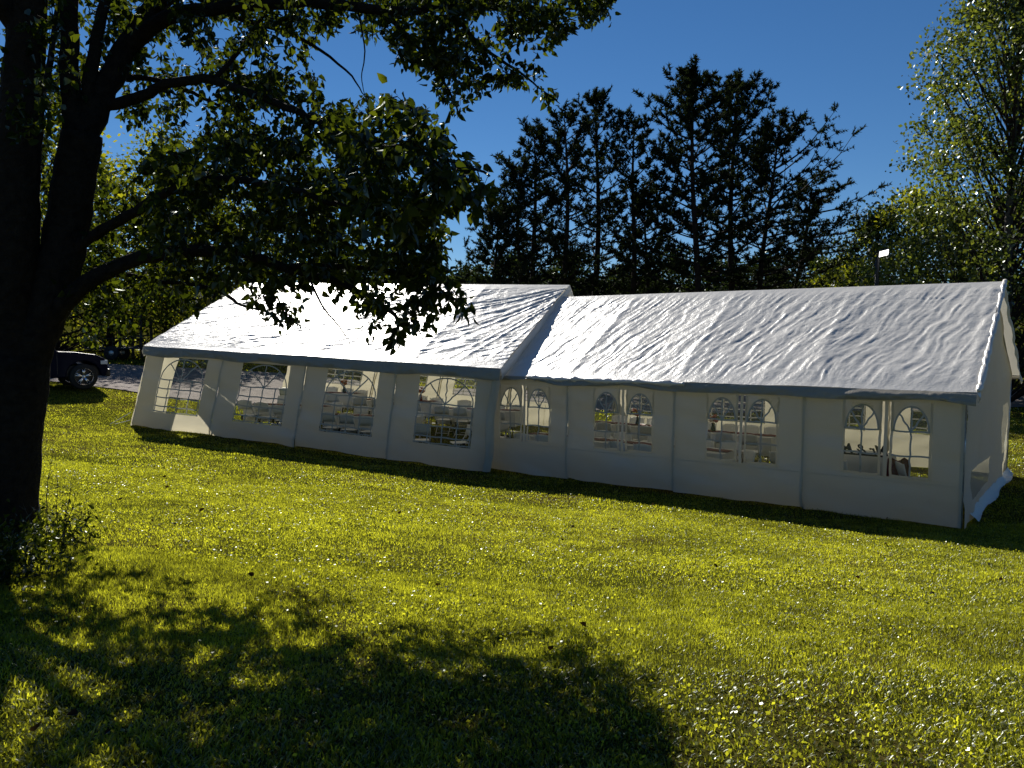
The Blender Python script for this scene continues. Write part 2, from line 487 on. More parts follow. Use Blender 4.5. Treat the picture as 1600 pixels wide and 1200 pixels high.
def make_panel(parent, b0, b1, e0, e1, seed, style, out, amp=.14, win=(.26, .82, .22, .88), tmax=1.0, hazy=False, cut=None):
    """one bay of side wall with its window; b = base points, e = eave points, out = outward normal"""
    b0, b1, e0, e1 = [np.array(p, float) for p in (b0, b1, e0, e1)]
    N = np.array(out, float); N /= np.linalg.norm(N); L = float(np.linalg.norm(b1 - b0)); H = float(np.linalg.norm(e0 - b0))
    w0, w1, h0, h1 = win
    has = style is not None
    sl = np.unique(np.concatenate([np.linspace(0, 1, 27), [w0, w1]] if has else [np.linspace(0, 1, 27)]))
    tl = np.unique(np.concatenate([np.linspace(0, tmax, 25), [h0, h1]] if has else [np.linspace(0, tmax, 25)]))
    S, T = np.meshgrid(sl, tl)
    wp = lambda s, t, off=0.: wall_point(b0, b1, e0, e1, np.asarray(s, float), np.asarray(t, float), N, amp, seed, L) + N * off
    P = wp(S.ravel(), T.ravel())
    sc = (sl[:-1] + sl[1:]) / 2; tc = (tl[:-1] + tl[1:]) / 2
    SC, TC = np.meshgrid(sc, tc)
    keep = ~((SC > w0) & (SC < w1) & (TC > h0) & (TC < h1)) if has else np.ones_like(SC, bool)
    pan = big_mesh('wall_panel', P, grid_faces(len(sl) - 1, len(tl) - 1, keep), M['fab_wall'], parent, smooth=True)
    # overlapped seam along the pole line, and horizontal welds
    def strip(name, path, wd, off, mat, par, vert=False):
        path = np.array(path, float)
        a = wp(path[:, 0], path[:, 1], off)
        d = np.zeros_like(a); d[:-1] = a[1:] - a[:-1]; d[-1] = d[-2]
        side = np.cross(d, N); side /= np.linalg.norm(side, axis=1)[:, None] + 1e-9
        V = np.concatenate([a - side * wd / 2, a + side * wd / 2]); n = len(a)
        i = np.arange(n - 1)
        return V, np.stack([i, i + 1, i + 1 + n, i + n], -1)
    def strips(name, paths, wd, off, mat, par):
        VV = []; FF = []; b = 0
        for pth in paths:
            V, Fq = strip(name, pth, wd, off, mat, par); VV.append(V); FF.append(Fq + b); b += len(V)
        return big_mesh(name, np.concatenate(VV), np.concatenate(FF), mat, par, smooth=True)
    strips('seam', [[(.992, q) for q in np.linspace(0, tmax, 14)]], .045, .006, M['fab_wall'], pan)
    strips('weld', [[(q, .30) for q in np.linspace(0, .98, 14)]] if style == 'double' else [[(.5, q) for q in np.linspace(0.01, h0 - .02 if has else .5, 6)]], .016, .006, M['fab_wall'], pan)
    if not has: return pan
    # window sheet(s)
    def sheet(name, a0, a1, c0, c1, mat, off=-.004, n=10):
        s, t = np.meshgrid(np.linspace(a0, a1, n + 1), np.linspace(c0, c1, n + 1))
        return big_mesh(name, wp(s.ravel(), t.ravel(), off), grid_faces(n, n), mat, pan, smooth=True)
    def wob(pts, a=.006):
        return [(x + a * math.sin(y * 37 + seed * 3 + i), y + a * math.cos(x * 29 + seed)) for i, (x, y) in enumerate(pts)]
    def line(p, q, n=8): return wob([(lerp(p[0], q[0], k / n), lerp(p[1], q[1], k / n)) for k in range(n + 1)], .0035)
    asp = H / L
    if style == 'single':
        sheet('window_pane', w0, w1, h0, h1, M['pane_hazy'] if hazy else M['pane'])
        cx = (w0 + w1) / 2; spr = lerp(h0, h1, .60); rise = h1 - .012 - spr; hw = (w1 - w0) / 2 - .012
        paths = []
        arch = [(cx + hw * math.cos(a), spr + rise * math.sin(a)) for a in np.linspace(0, math.pi, 25)]
        paths.append(arch)
        for a in (math.radians(50), math.radians(90), math.radians(130)):
            paths.append(line((cx, spr), (cx + hw * math.cos(a), spr + rise * math.sin(a))))
        paths.append(line((w0 + .01, spr), (w1 - .01, spr), 10))
        for k in (1, 2, 3): paths.append(line((w0 + .01, lerp(spr, h0, k * .27)), (w1 - .01, lerp(spr, h0, k * .27)), 10))
        for k in (.25, .5, .75): paths.append(line((lerp(w0, w1, k), h0 + .01), (lerp(w0, w1, k), spr)))
        for xx in (w0 + .012, w1 - .012): paths.append(line((xx, h0), (xx, spr), 10))
        paths.append(line((w0, h0 + .012), (w1, h0 + .012), 10))
        strips('muntins', paths, .030, .005, M['muntin'], pan)
    else:
        gap = .028
        mid = (w0 + w1) / 2
        for a0, a1 in ((w0, mid - gap), (mid + gap, w1)):
            sheet('window_pane', a0, a1, h0, h1, M['pane_hazy'], n=6)
            cx = (a0 + a1) / 2; spr = lerp(h0, h1, .62); hw = (a1 - a0) / 2 - .02; rise = h1 - .03 - spr
            # milky spandrel around the arch
            ang = np.linspace(0, math.pi, 17)
            inner = [(cx + hw * math.cos(a), spr + rise * math.sin(a)) for a in ang]
            outer = []
            for a in ang:
                c_, s_ = math.cos(a), math.sin(a)
                k = 1 / max(abs(c_), abs(s_))
                outer.append((cx + min(1, k * abs(c_)) * math.copysign((a1 - a0) / 2, c_), spr + (h1 - spr) * min(1, k * s_)))
            pts = np.array(inner + outer); n = len(inner); i = np.arange(n - 1)
            V = wp(pts[:, 0], pts[:, 1], .003)
            big_mesh('spandrel', V, np.stack([i, i + 1, i + 1 + n, i + n], -1), M['fab_milky'], pan, smooth=True)
            paths = [[*inner]]
            for a in (math.radians(45), math.radians(90), math.radians(135)):
                paths.append(line((cx, spr), (cx + hw * math.cos(a), spr + rise * math.sin(a))))
            paths += [line((a0 + .01, spr), (a1 - .01, spr)), line((cx, h0 + .01), (cx, spr)), line((a0 + .01, lerp(spr, h0, .52)), (a1 - .01, lerp(spr, h0, .52)))]
            strips('muntins', paths, .028, .006, M['muntin'], pan)
            fr = [line((a0 + .008, h0), (a0 + .008, h1), 10), line((a1 - .008, h0), (a1 - .008, h1), 10), line((a0, h0 + .008), (a1, h0 + .008), 6)]
            strips('window_border', fr, .040, .005, M['fab_milky'], pan)
        strips('centre_strap', [[(mid, q) for q in np.linspace(h0 - .01, h1, 10)]], .055, .004, M['fab_wall'], pan)
        big = strips('top_weld', [[(q, .945) for q in np.linspace(0, .98, 12)]], .014, .006, M['fab_wall'], pan)
    return pan

def poles(parent, pts, r=.019):
    for a, b in pts:
        MB().tube([a, b], r, 8).build('pole', M['pole'], parent, True)

def tent(name, label, base, ud, vd, L, W, bays, eave, ridge, dz, shift_eave, shift_ridge, theta, style, win, oh_r, oh_l, seed, hazy, open_far=(), amp=1.0, val=.26):
    """base = near right corner, ud = unit direction to the left end, vd = unit away; shift = racking along -ud (right,left)"""
    base = np.array(base, float); ud = np.array([*ud, 0.]); vd = np.array([*vd, 0.]); up = np.array([0, 0, 1.])
    root = empty(name, tuple(base), 0, label, 'tent')
    O = base
    def loc(s, w, z, sh):        # s metres from right end, w depth, z height above local base
        return ud * s + vd * w + up * (z + dz * s / L) - ud * sh
    sh_e = lambda s: lerp(shift_eave[0], shift_eave[1], s / L)
    sh_r = lambda s: lerp(shift_ridge[0], shift_ridge[1], s / L)
    ev = lambda s: lerp(eave[0], eave[1], s / L)
    rg = lambda s: lerp(ridge[0], ridge[1], s / L)
    over = .10
    # roof front slope: s axis image-right positive
    def slope(front):
        w = -over if front else W + over
        zdrop = over * (rg(0) - ev(0)) / (W / 2)
        A = loc(L + oh_l, w, ev(L) - zdrop, sh_e(L)); B = loc(-oh_r, w, ev(0) - zdrop, sh_e(0))
        Cc = loc(-oh_r, W / 2, rg(0), sh_r(0)); D = loc(L + oh_l, W / 2, rg(L), sh_r(L))
        if not front: A, B, Cc, D = B, A, D, Cc
        LL = L + oh_l + oh_r
        def disp(s, t, sm, tm):
            h = wrinkle(sm, tm, theta if front else -theta, seed, amp)
            bay = L / bays
            q = (sm - (oh_l if front else oh_r)) / bay
            sag = -.035 * np.abs(np.sin(math.pi * q)) * np.sin(math.pi * t)
            raf = .010 * np.exp(-((q - np.round(q)) * bay / .09) ** 2)
            crease = -.006 * np.exp(-((tm - .5 * tm.max()) / .012) ** 2) - .004 * np.exp(-((tm - .83 * tm.max()) / .012) ** 2)
            if seed == 21 and front:   # long tension folds fanning out of the ridge end at the right
                dx = (LL - sm); dy = (tm.max() - tm)
                ang = np.arctan2(dy, dx + .02); rr = np.hypot(dx, dy)
                fan = .028 * (1 - np.abs(2 * vnoise(ang * 16, rr * .12, 5) - 1)) ** 2.0 * np.exp(-(rr / 4.2) ** 2) * np.clip(rr / .6, 0, 1)
                h = h + fan
            edge = np.clip(np.minimum(t * 8, 1), 0.25, 1) * np.clip((1 - t) * 10, .0, 1)
            scal = .018 * (vnoise(sm * 1.7, sm * 0, seed + 50) - .5) * np.clip(1 - t * 6, 0, 1)
            return (h + sag + raf + crease) * edge + scal
        ns = int(LL / (.025 if front else .12)); nt = int(np.linalg.norm(D - A) / (.025 if front else .12))
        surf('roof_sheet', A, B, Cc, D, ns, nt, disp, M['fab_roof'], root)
        # hanging valance
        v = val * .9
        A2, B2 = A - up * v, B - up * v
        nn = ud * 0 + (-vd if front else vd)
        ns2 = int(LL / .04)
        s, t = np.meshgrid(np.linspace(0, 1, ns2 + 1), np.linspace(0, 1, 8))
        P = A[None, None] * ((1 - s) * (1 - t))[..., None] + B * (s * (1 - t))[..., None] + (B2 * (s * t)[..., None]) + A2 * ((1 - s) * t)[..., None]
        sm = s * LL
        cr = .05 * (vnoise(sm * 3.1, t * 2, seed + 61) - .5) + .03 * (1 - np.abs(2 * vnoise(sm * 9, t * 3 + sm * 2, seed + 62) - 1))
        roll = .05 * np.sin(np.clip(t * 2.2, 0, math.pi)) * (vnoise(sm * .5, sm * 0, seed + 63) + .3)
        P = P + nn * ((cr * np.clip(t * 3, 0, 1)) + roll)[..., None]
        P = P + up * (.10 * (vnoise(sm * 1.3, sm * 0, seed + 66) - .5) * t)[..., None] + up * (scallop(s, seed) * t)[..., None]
        big_mesh('valance', P.reshape(-1, 3), grid_faces(ns2, 7), M['fab_val_shaded'], root, smooth=True)
    def scallop(s, sd):
        if sd == 22: return .10 * np.clip(1 - s * 2.0, 0, 1)      # left half of this one is rolled up short
        return 0 * s
    slope(True); slope(False)
    # gable edge valances
    for s_, oh in ((0, -oh_r), (L, oh_l)):
        se = oh if s_ == 0 else L + oh
        for front in (True, False):
            w = -over if front else W + over
            e = loc(se, w, ev(s_) - over * .5, sh_e(s_)); rr = loc(se, W / 2, rg(s_), sh_r(s_))
            n = 60
            s, t = np.meshgrid(np.linspace(0, 1, n + 1), np.linspace(0, 1, 7))
            P = e * ((1 - s))[..., None] + rr * s[..., None] - up * (val * t)[..., None]
            o_ = -ud if s_ == 0 else ud
            P = P + o_ * ((.035 * (vnoise(s * 14, t * 2, seed + 71) - .4) + .03 * np.sin(t * 3)) * np.clip(t * 2, 0, 1))[..., None]
            big_mesh('gable_valance', P.reshape(-1, 3), grid_faces(n, 6), M['fab_roof'], root, smooth=True)
    # side walls
    bl = L / bays
    if seed == 22:      # crumpled hem rolled along the gable edge and along the slack half of the eave
        def roll(name, p0, p1, r0, n, sd, side):
            p0 = np.array(p0); p1 = np.array(p1); q = np.linspace(0, 1, n)
            ln_ = np.linalg.norm(p1 - p0)
            rad = r0 * (.55 + .9 * vnoise(q * ln_ * 9, q * 0, sd))
            pts_ = p0 + (p1 - p0) * q[:, None] + side * (.03 * (vnoise(q * ln_ * 4, q * 0 + 2, sd) - .5))[:, None]
            MB().tube(pts_, list(rad), 8).build(name, M['fab_roof'], root, True)
        eR = loc(-oh_r - .02, -over, ev(0) - .04, sh_e(0)); rR = loc(-oh_r - .02, W / 2, rg(0) + .01, sh_r(0))
        roll('rolled_hem', eR, rR, .042, 90, 5, np.array([0, 0, 1.]))
        eL = loc(8.25, -over - .03, ev(8.) - .07, 0); eM = loc(4.6, -over - .03, ev(5) - .09, 0)
        roll('rolled_hem', eL, eM, .05, 90, 6, np.array([0, 0, 1.]))
    for i in range(bays):
        s1, s0 = i * bl, (i + 1) * bl           # image-left first
        splay = .10 if i == bays - 1 else 0
        make_panel(root, loc(s0, 0, 0, 0), loc(s1, 0, 0, 0), loc(s0, .0, ev(s0) - .04, sh_e(s0)), loc(s1, .0, ev(s1) - .04, sh_e(s1)), seed * 7 + i, style, -vd, win=win, hazy=hazy)
        if i not in open_far:
            make_panel(root, loc(s1, W, 0, 0), loc(s0, W, 0, 0), loc(s1, W, ev(s1) - .04, sh_e(s1)), loc(s0, W, ev(s0) - .04, sh_e(s0)), seed * 9 + i, 'single', vd, win=(.2, .8, .35, .9))
    pts = []
    for i in range(bays + 1):
        s = i * bl
        for w in (0.05, W - .05):
            pts.append((loc(s, w, .0, 0), loc(s, w, ev(s) - .05, sh_e(s))))
            pts.append((loc(s, w, ev(s) - .05, sh_e(s)), loc(s, W / 2, rg(s) - .07, sh_r(s))))
        if i < bays:
            s2 = s + bl
            for w in (.05, W - .05):
                pts.append((loc(s, w, ev(s) - .05, sh_e(s)), loc(s2, w, ev(s2) - .05, sh_e(s2))))
            pts.append((loc(s, W / 2, rg(s) - .07, sh_r(s)), loc(s2, W / 2, rg(s2) - .07, sh_r(s2))))
    poles(root, pts)
    return root, loc, ev, rg, sh_e, sh_r

RU, RV = (-.79787, .60283), (.60283, .79787)
rt_, rloc, rev, rrg, rse, rsr = tent('right_party_tent', 'long white party tent on the right with paired arched windows and a creased grey-white roof',
    (6.97, 12.43, 0), RU, RV, 9.72, 6.15, 4, (2.19, 2.17), (3.98, 3.97), 0., (.02, .05), (-.02, .0), math.radians(72), 'double', (.26, .82, .33, .90), .16, .0, 22, True, amp=.9, val=.18)
LUn = np.array([-.93838, .33946]); LUn /= np.linalg.norm(LUn)
LU = tuple(LUn); LV = (LUn[1], -LUn[0])
lt_, lloc, lev, lrg, lse, lsr = tent('left_party_tent', 'taller white tent on the left with single wide arched windows and glaring sunlit roof',
    (-.53, 17.62, 0), LU, LV, 10.0, 7.8, 4, (2.34, 2.12), (4.31, 3.92), .65, (.22, .68), (.62, .86), math.radians(28), 'single', (.25, .82, .21, .88), .12, .10, 21, False, amp=.9, val=.26)

# end walls (fabric from ground to roof line)
def end_wall(root, loc, W, ev, rg, se, sr, s, out, seed, wins=(), w_lo=0., w_hi=None, gable=True, name='end_wall', zlow=0., amp=.07):
    w_hi = W if w_hi is None else w_hi
    sl = np.unique(np.concatenate([np.linspace(w_lo, w_hi, 41), [a for w in wins for a in w[:2]], [W / 2] if w_lo < W / 2 < w_hi else []]))
    tl = np.unique(np.concatenate([np.linspace(zlow, ev(s) - .04, 22), [a for w in wins for a in w[2:]]]))
    def pt(w, z):
        w = np.asarray(w, float); z = np.asarray(z, float)
        e = ev(s) - .04; sh = se(s) * np.clip(z / e, 0, 1) + (sr(s) - se(s)) * np.clip((z - e) / (rg(s) - e), 0, 1)
        P = np.array([loc(s, a, b, c) for a, b, c in zip(w, z, sh)])
        N = np.array(out, float)
        h = amp * (vnoise(w * 1.2, z * 1.1, seed) - .5) + .04 * (1 - np.abs(2 * vnoise(w * 2 + z * 1.5, z * 3 - w, seed + 3) - 1))
        return P + N * h[:, None]
    S, T = np.meshgrid(sl, tl)
    sc = (sl[:-1] + sl[1:]) / 2; tc = (tl[:-1] + tl[1:]) / 2
    SC, TC = np.meshgrid(sc, tc); keep = np.ones_like(SC, bool)
    for a0, a1, c0, c1 in wins: keep &= ~((SC > a0) & (SC < a1) & (TC > c0) & (TC < c1))
    V = [pt(S.ravel(), T.ravel())]; Fs = [grid_faces(len(sl) - 1, len(tl) - 1, keep)]
    ew = big_mesh(name, V[0], Fs[0], M['fab_wall'], root, smooth=True)
    if gable:
        gw, q = np.meshgrid(np.linspace(0, W, 41), np.linspace(0, 1, 14))
        e = ev(s) - .04; top = ev(s) - .010 + (rg(s) - ev(s)) * (1 - np.abs(gw - W / 2) / (W / 2))
        z = e + (top - e) * q
        big_mesh('gable', pt(gw.ravel(), z.ravel()), grid_faces(40, 13), M['fab_wall'], root, smooth=True)
    for a0, a1, c0, c1 in wins:
        s_, t_ = np.meshgrid(np.linspace(a0, a1, 8), np.linspace(c0, c1, 8))
        big_mesh('window_pane', pt(s_.ravel(), t_.ravel()), grid_faces(7, 7), M['pane_milk'], ew, smooth=True)
    return ew
end_wall(rt_, rloc, 6.15, rev, rrg, rse, rsr, 0.0, (.79787, -.60283, 0), 91, wins=((.8, 2.9, .32, .80), (4.7, 5.7, .6, 1.6)))
# skirt lying out on the grass at the right end
W_ = 6.15
s, t = np.meshgrid(np.linspace(.6, W_, 60), np.linspace(0, 1, 8))
P = np.array([rloc(-.02 - .13 * b - .03 * math.sin(a * 2.7) * b, a, .13 * (1 - b) ** 1.5 + .02, 0) for a, b in zip(s.ravel(), t.ravel())])
P[:, 2] += .03 * vnoise(s.ravel() * 25, t.ravel() * 3, 8)
big_mesh('skirt', P, grid_faces(59, 7), M['fab_roof'], rt_, smooth=True)
end_wall(lt_, lloc, 7.8, lev, lrg, lse, lsr, 10.0, (*LU, 0), 92, w_lo=0., w_hi=1.15)
end_wall(lt_, lloc, 7.8, lev, lrg, lse, lsr, 10.0, (*LU, 0), 93, w_lo=6.3, w_hi=7.8, gable=False)
# corner sleeve where the two tents meet, and guy rope at far left corner
a = lloc(.02, -.09, 0.02, 0); b = lloc(.02, -.09, 2.2, .22)
V = []; 
for k in range(13):
    q = k / 12; c = lerp(a, b, q)
    for j, (dx, dy) in enumerate(((-.09, .03), (-.03, -.02), (.05, -.02), (.10, .05))):
        wob_ = .02 * math.sin(q * 9 + j * 2)
        V.append(c + np.array([LU[0], LU[1], 0]) * -(dx + wob_) + np.array([LV[0], LV[1], 0]) * (dy + wob_))
F = [(k * 4 + j, k * 4 + j + 1, k * 4 + j + 5, k * 4 + j + 4) for k in range(12) for j in range(3)]
mesh_obj('corner_sleeve', V, F, M['fab_wall'], lt_, True)
g0 = lloc(10.0, -.05, 1.9, .68); g1 = np.array([-10.35, 20.75, 0]); g1 = g1 + 0
g1z = gzs(g1[0], g1[1]); base_l = np.array([-.53, 17.62, 0])
MB().tube([lloc(10., -.05, 0.35, .05), g1 + [0, 0, g1z + .02] - base_l], .007, 5).tube([lloc(10., -.05, .15, .03), g1 + [.1, .05, g1z + .02] - base_l], .007, 5).build('guy_rope', M['rope'], lt_)

# ------------------------------------------------------------------ furniture inside the tents
def make_chair():
    r = empty('folding_chair', (0, 0, 0))
    # faces +y (towards table); seat height .44
    st = MB().box((-.20, -.19, .42), (.20, .20, .445)).build('seat', M['white_plastic'], r); bevel(st, .01, 1)
    n = 8; V = []; Fq = []
    for j, (y, z) in enumerate(((-.205, .60), (-.225, .70), (-.25, .80), (-.262, .85))):
        for i in range(n + 1):
            u = i / n * 2 - 1
            wd = .205 if j < 3 else .17
            V.append((u * wd, y - .02 * (1 - u * u) - (0 if j < 3 else .003), z - (.02 * u * u if j == 3 else 0)))
    for j in range(3):
        for i in range(n): Fq.append((j * (n + 1) + i, j * (n + 1) + i + 1, (j + 1) * (n + 1) + i + 1, (j + 1) * (n + 1) + i))
    bk = mesh_obj('backrest', V, Fq, M['white_plastic'], r, True)
    m = bk.modifiers.new('solid', 'SOLIDIFY'); m.thickness = .02
    for sx in (-1, 1):
        MB().tube([(sx * .215, .21, .0), (sx * .215, -.03, .33), (sx * .215, -.19, .57), (sx * .212, -.255, .84)], .0135, 6).build('leg', M['white_plastic'], r, True)
        MB().tube([(sx * .19, -.25, .0), (sx * .19, .13, .42)], .0125, 6).build('leg', M['white_plastic'], r, True)
        MB().box((sx * .222 - .012, -.09, .30), (sx * .222 + .012, -.02, .44)).build('hinge', M['black_plastic'], r)
    MB().tube([(-.19, -.19, .066), (.19, -.19, .066)], .01, 5).tube([(-.215, .15, .083), (.215, .15, .083)], .01, 5).build('crossbar', M['white_plastic'], r, True)
    return r
chair0 = make_chair(); chair_used = [False]
def place_chair(x, y, rz, label, group):
    if chair_used[0]: c = copy_tree(chair0)
    else: c = chair0; chair_used[0] = True
    c.location = (x, y, gzs(x, y)); c.rotation_euler = (0, 0, rz)
    tagp(c, label, 'chair', group)
    return c
def make_table(x, y, rz, label, L=2.4, W=.76, drop=.42):
    z = gzs(x, y)
    r = empty('banquet_table', (x, y, z), rz, label, 'table', 'long tables in the tents')
    MB().box((-L / 2, -W / 2, .715), (L / 2, W / 2, .735)).build('tabletop', M['white_plastic'], r)
    for sx in (-1, 1):
        for sy in (-1, 1):
            MB().tube([(sx * (L / 2 - .3), sy * (W / 2 - .08), 0), (sx * (L / 2 - .3), sy * (W / 2 - .08), .715)], .014, 6).build('leg', M['pole'], r, True)
    # cloth
    n = 80; per = []
    for i in range(n):
        q = i / n * 4
        k = int(q); fr = q - k
        c = [(-1, -1), (1, -1), (1, 1), (-1, 1)][k]; d = [(1, -1), (1, 1), (-1, 1), (-1, -1)][k]
        per.append((lerp(c[0], d[0], fr) * (L / 2 + .01), lerp(c[1], d[1], fr) * (W / 2 + .01)))
    V = []
    for j in range(4):
        for i, (a, b) in enumerate(per):
            f = 1 + (.025 * j / 3) * (1 + math.sin(i * 1.9) + .5 * math.sin(i * .7))
            V.append((a * (1 + (f - 1) * .3), b * f, .742 - drop * j / 3))
    Fq = [(j * n + i, j * n + (i + 1) % n, (j + 1) * n + (i + 1) % n, (j + 1) * n + i) for j in range(3) for i in range(n)]
    Fq.append(tuple(range(n))[::-1])
    cl = mesh_obj('tablecloth', V, Fq, M['cloth'], None, False)
    cl.location = (x, y, z); cl.rotation_euler = (0, 0, rz)
    tagp(cl, 'white cloth over the ' + label.split('covered ')[-1], 'tablecloth', 'white tablecloths')
    rn = MB()
    for k in range(24):
        a0 = -L / 2 - .012 + (L + .024) * k / 24; a1 = -L / 2 - .012 + (L + .024) * (k + 1) / 24
        w0 = .15 + .02 * math.sin(k * 1.3 + x); w1 = .15 + .02 * math.sin((k + 1) * 1.3 + x)
        b = len(rn.v); h = .748 + .012 * (k % 3) / 2
        rn.v += [(a0, -w0, .748 + .010 * ((k * 7) % 3) / 2), (a1, -w1, .748 + .010 * (((k + 1) * 7) % 3) / 2), (a1, w1, .748 + .010 * (((k + 1) * 5) % 3) / 2), (a0, w0, .748 + .010 * ((k * 5) % 3) / 2)]
        rn.f.append((b, b + 1, b + 2, b + 3))
    ro = rn.build('table_runner', M['runner'], None); m = ro.modifiers.new('solid', 'SOLIDIFY'); m.thickness = .006; m.offset = 1
    ro.location = (x, y, z); ro.rotation_euler = (0, 0, rz)
    tagp(ro, 'burgundy runner along the ' + label.split('covered ')[-1], 'table runner', 'burgundy table runners')
    return z
def flowers(x, y, z, vase, fl, label, sc=1.0, seed=0):
    rr = random.Random(seed)
    r = empty('flower_arrangement', (x, y, z), 0, label, 'flowers', 'flower arrangements on the tables')
    r.scale = (sc,) * 3
    MB().lathe([(0, 0), (.05, 0), (.06, .04), (.05, .10), (.035, .15), (.045, .19), (.04, .19), (.03, .15)], n=14).build('vase', vase, r, True)
    for k in range(11):
        a = rr.uniform(0, 6.28); rad = rr.uniform(.02, .11); h = rr.uniform(.24, .38)
        c = Vector((math.cos(a) * rad, math.sin(a) * rad, h))
        mb = MB(); q = rr.uniform(.035, .055)
        mb.lathe([(.005, -q * .8), (q * .8, -q * .4), (q, .1 * q), (q * .7, q * .6), (q * .35, q * .5), (.004, q * .2)], c, n=8)
        mb.tube([(0, 0, .17), tuple(c)], .004, 4)
        mb.build('bloom', fl[k % len(fl)], r, True)
ordn = ['first', 'second', 'third', 'fourth', 'fifth', 'sixth', 'seventh', 'eighth', 'ninth', 'tenth']
lb = np.array([-.53, 17.62, 0])
def Lw(s, w): p = lb + lloc(s, w, 0, 0); return p[0], p[1]
rbp = np.array([6.97, 12.43, 0])
def Rw(s, w): p = rbp + rloc(s, w, 0, 0); return p[0], p[1]
rzL = math.atan2(-LU[1], -LU[0]); rzR = math.atan2(-RU[1], -RU[0])
rowsL = [('front', 2.1), ('rear', 5.2)]
for rn_, w in rowsL:
    ss = [7.5, 4.9, 2.3] if rn_ != 'front' else [5.9, 3.3]
    if rn_ == 'front': ss = [6.6, 4.05]
    for ti, s_ in enumerate(ss):
        x, y = Lw(s_, w)
        z = make_table(x, y, rzL, 'cloth-covered %s table from the left, %s row, left tent' % (ordn[ti], rn_))
        for side in (-1, 1):
            for k in range(4):
                xs, ys = Lw(s_ - (k - 1.5) * .56 + random.uniform(-.03, .03), w + side * (.62 + random.uniform(-.05, .05)))
                place_chair(xs, ys, rzL + (0 if side < 0 else math.pi) + random.uniform(-.12, .12),
                            'white folding chair, %s on the %s side of the %s %s table, left tent' % (ordn[k], 'camera' if side < 0 else 'far', ordn[ti], rn_), 'white folding chairs at the long tables')
        if ti < 2:
            fx, fy = Lw(s_ - .7, w)
            flowers(fx, fy, z + .75, M['vase_red'] if ti else M['vase_green'], [M['flower'], M['flower_pink']] if ti else [M['flower'], M['flower_pale']],
                    'rust blooms in a %s vase on the %s %s table, left tent' % ('dark red' if ti else 'dark green', ordn[ti], rn_), 1.0, ti * 3 + int(w))
# loose chairs and small stands near right end of the left tent
for k, (s_, w, a) in enumerate(((1.2, 1.2, 2.2), (2.1, .95, .5), (.8, 2.6, 1.4))):
    x, y = Lw(s_, w)
    place_chair(x, y, rzL + a, ['white folding chair turned askew just inside the fourth window of the left tent', 'white folding chair standing alone closest to the wall of the left tent', 'white folding chair at the passage between the two tents'][k], 'loose white folding chairs')
for rn_, w, ss in (('front', 1.35, [8.0, 5.5]), ('rear', 4.4, [8.2, 5.6])):
    for ti, s_ in enumerate(ss):
        x, y = Rw(s_, w)
        z = make_table(x, y, rzR, 'cloth-covered %s table from the left, %s row, right tent' % (ordn[ti], rn_))
        for side in (-1, 1):
            for k in range(4):
                xs, ys = Rw(s_ - (k - 1.5) * .56, w + side * (.62 + random.uniform(-.05, .05)))
                place_chair(xs, ys, rzR + (0 if side < 0 else math.pi) + random.uniform(-.12, .12),
                            'white folding chair, %s on the %s side of the %s %s table, right tent' % (ordn[k], 'camera' if side < 0 else 'far', ordn[ti], rn_), 'white folding chairs at the long tables')
        fx, fy = Rw(s_ + (.35 if ti else -.2), w)
        flowers(fx, fy, z + .75, M['vase_green'], [M['flower'], M['flower_pink'], M['flower_pale']],
                'pink blooms in a dark green vase on the %s %s table, right tent' % (ordn[ti], rn_), 1.05, 20 + ti + int(w))
for k, (s_, w, a) in enumerate(((3.9, .8, 2.3), (3.2, 1.5, -.4), (2.15, 1.0, .1), (.95, 1.25, -.9))):
    x, y = Rw(s_, w)
    place_chair(x, y, rzR + a, ['white folding chair turned away inside the third window of the right tent', 'white folding chair behind the turned one in the third bay of the right tent',
                'white folding chair left of the couple table in the last bay of the right tent', 'white folding chair angled at the right of the couple table'][k], 'loose white folding chairs')
# couple's table: round, floor-length cloth, with the cut-out sign seen from behind
cx_, cy_ = Rw(2.05, 2.7); cz = gzs(cx_, cy_)
rt = empty('round_table', (cx_, cy_, cz), 0, 'small round table for the couple in the last bay of the right tent', 'table')
MB().lathe([(0.001, .72), (.52, .72), (.52, .735), (.001, .735)], n=24).build('tabletop', M['white_plastic'], rt)
MB().tube([(0, 0, 0.03), (0, 0, .72)], .03, 8).build('pedestal', M['pole'], rt)
mb = MB(); n = 48; b0 = 0
for j in range(6):
    for i in range(n):
        a = 2 * math.pi * i / n; q = j / 5
        rad = .54 + .07 * q * (1 + .8 * math.sin(a * 9)) ; mb.v.append((rad * math.cos(a), rad * math.sin(a), .742 - .70 * q))
for j in range(5):
    for i in range(n): mb.f.append((j * n + i, j * n + (i + 1) % n, (j + 1) * n + (i + 1) % n, (j + 1) * n + i))
mb.f.append(tuple(range(n))[::-1])
c_ = mb.build('tablecloth', M['cloth'], None, True); c_.location = (cx_, cy_, cz); tagp(c_, 'floor-length white cloth on the round table behind the rightmost window', 'tablecloth')
def text_obj(name, body, size, mat, parent, loc, rot, ext=.006):
    cu = bpy.data.curves.new(name, 'FONT'); cu.body = body; cu.size = size; cu.extrude = ext; cu.align_x = 'CENTER'; cu.shear = .35; cu.offset = .004
    o = bpy.data.objects.new(name, cu); C.objects.link(o)
    bpy.context.view_layer.update()
    me = bpy.data.meshes.new_from_object(o.evaluated_get(bpy.context.evaluated_depsgraph_get()))
    bpy.data.objects.remove(o)
    me.materials.clear(); me.materials.append(mat)
    o = bpy.data.objects.new(name, me); C.objects.link(o)
    o.parent = parent; o.location = loc; o.rotation_euler = rot
    return o
sg = empty('table_sign', (cx_ - .20, cy_ - .18, cz + .745), 0, 'black script cut-out sign seen from behind on the round table', 'sign')
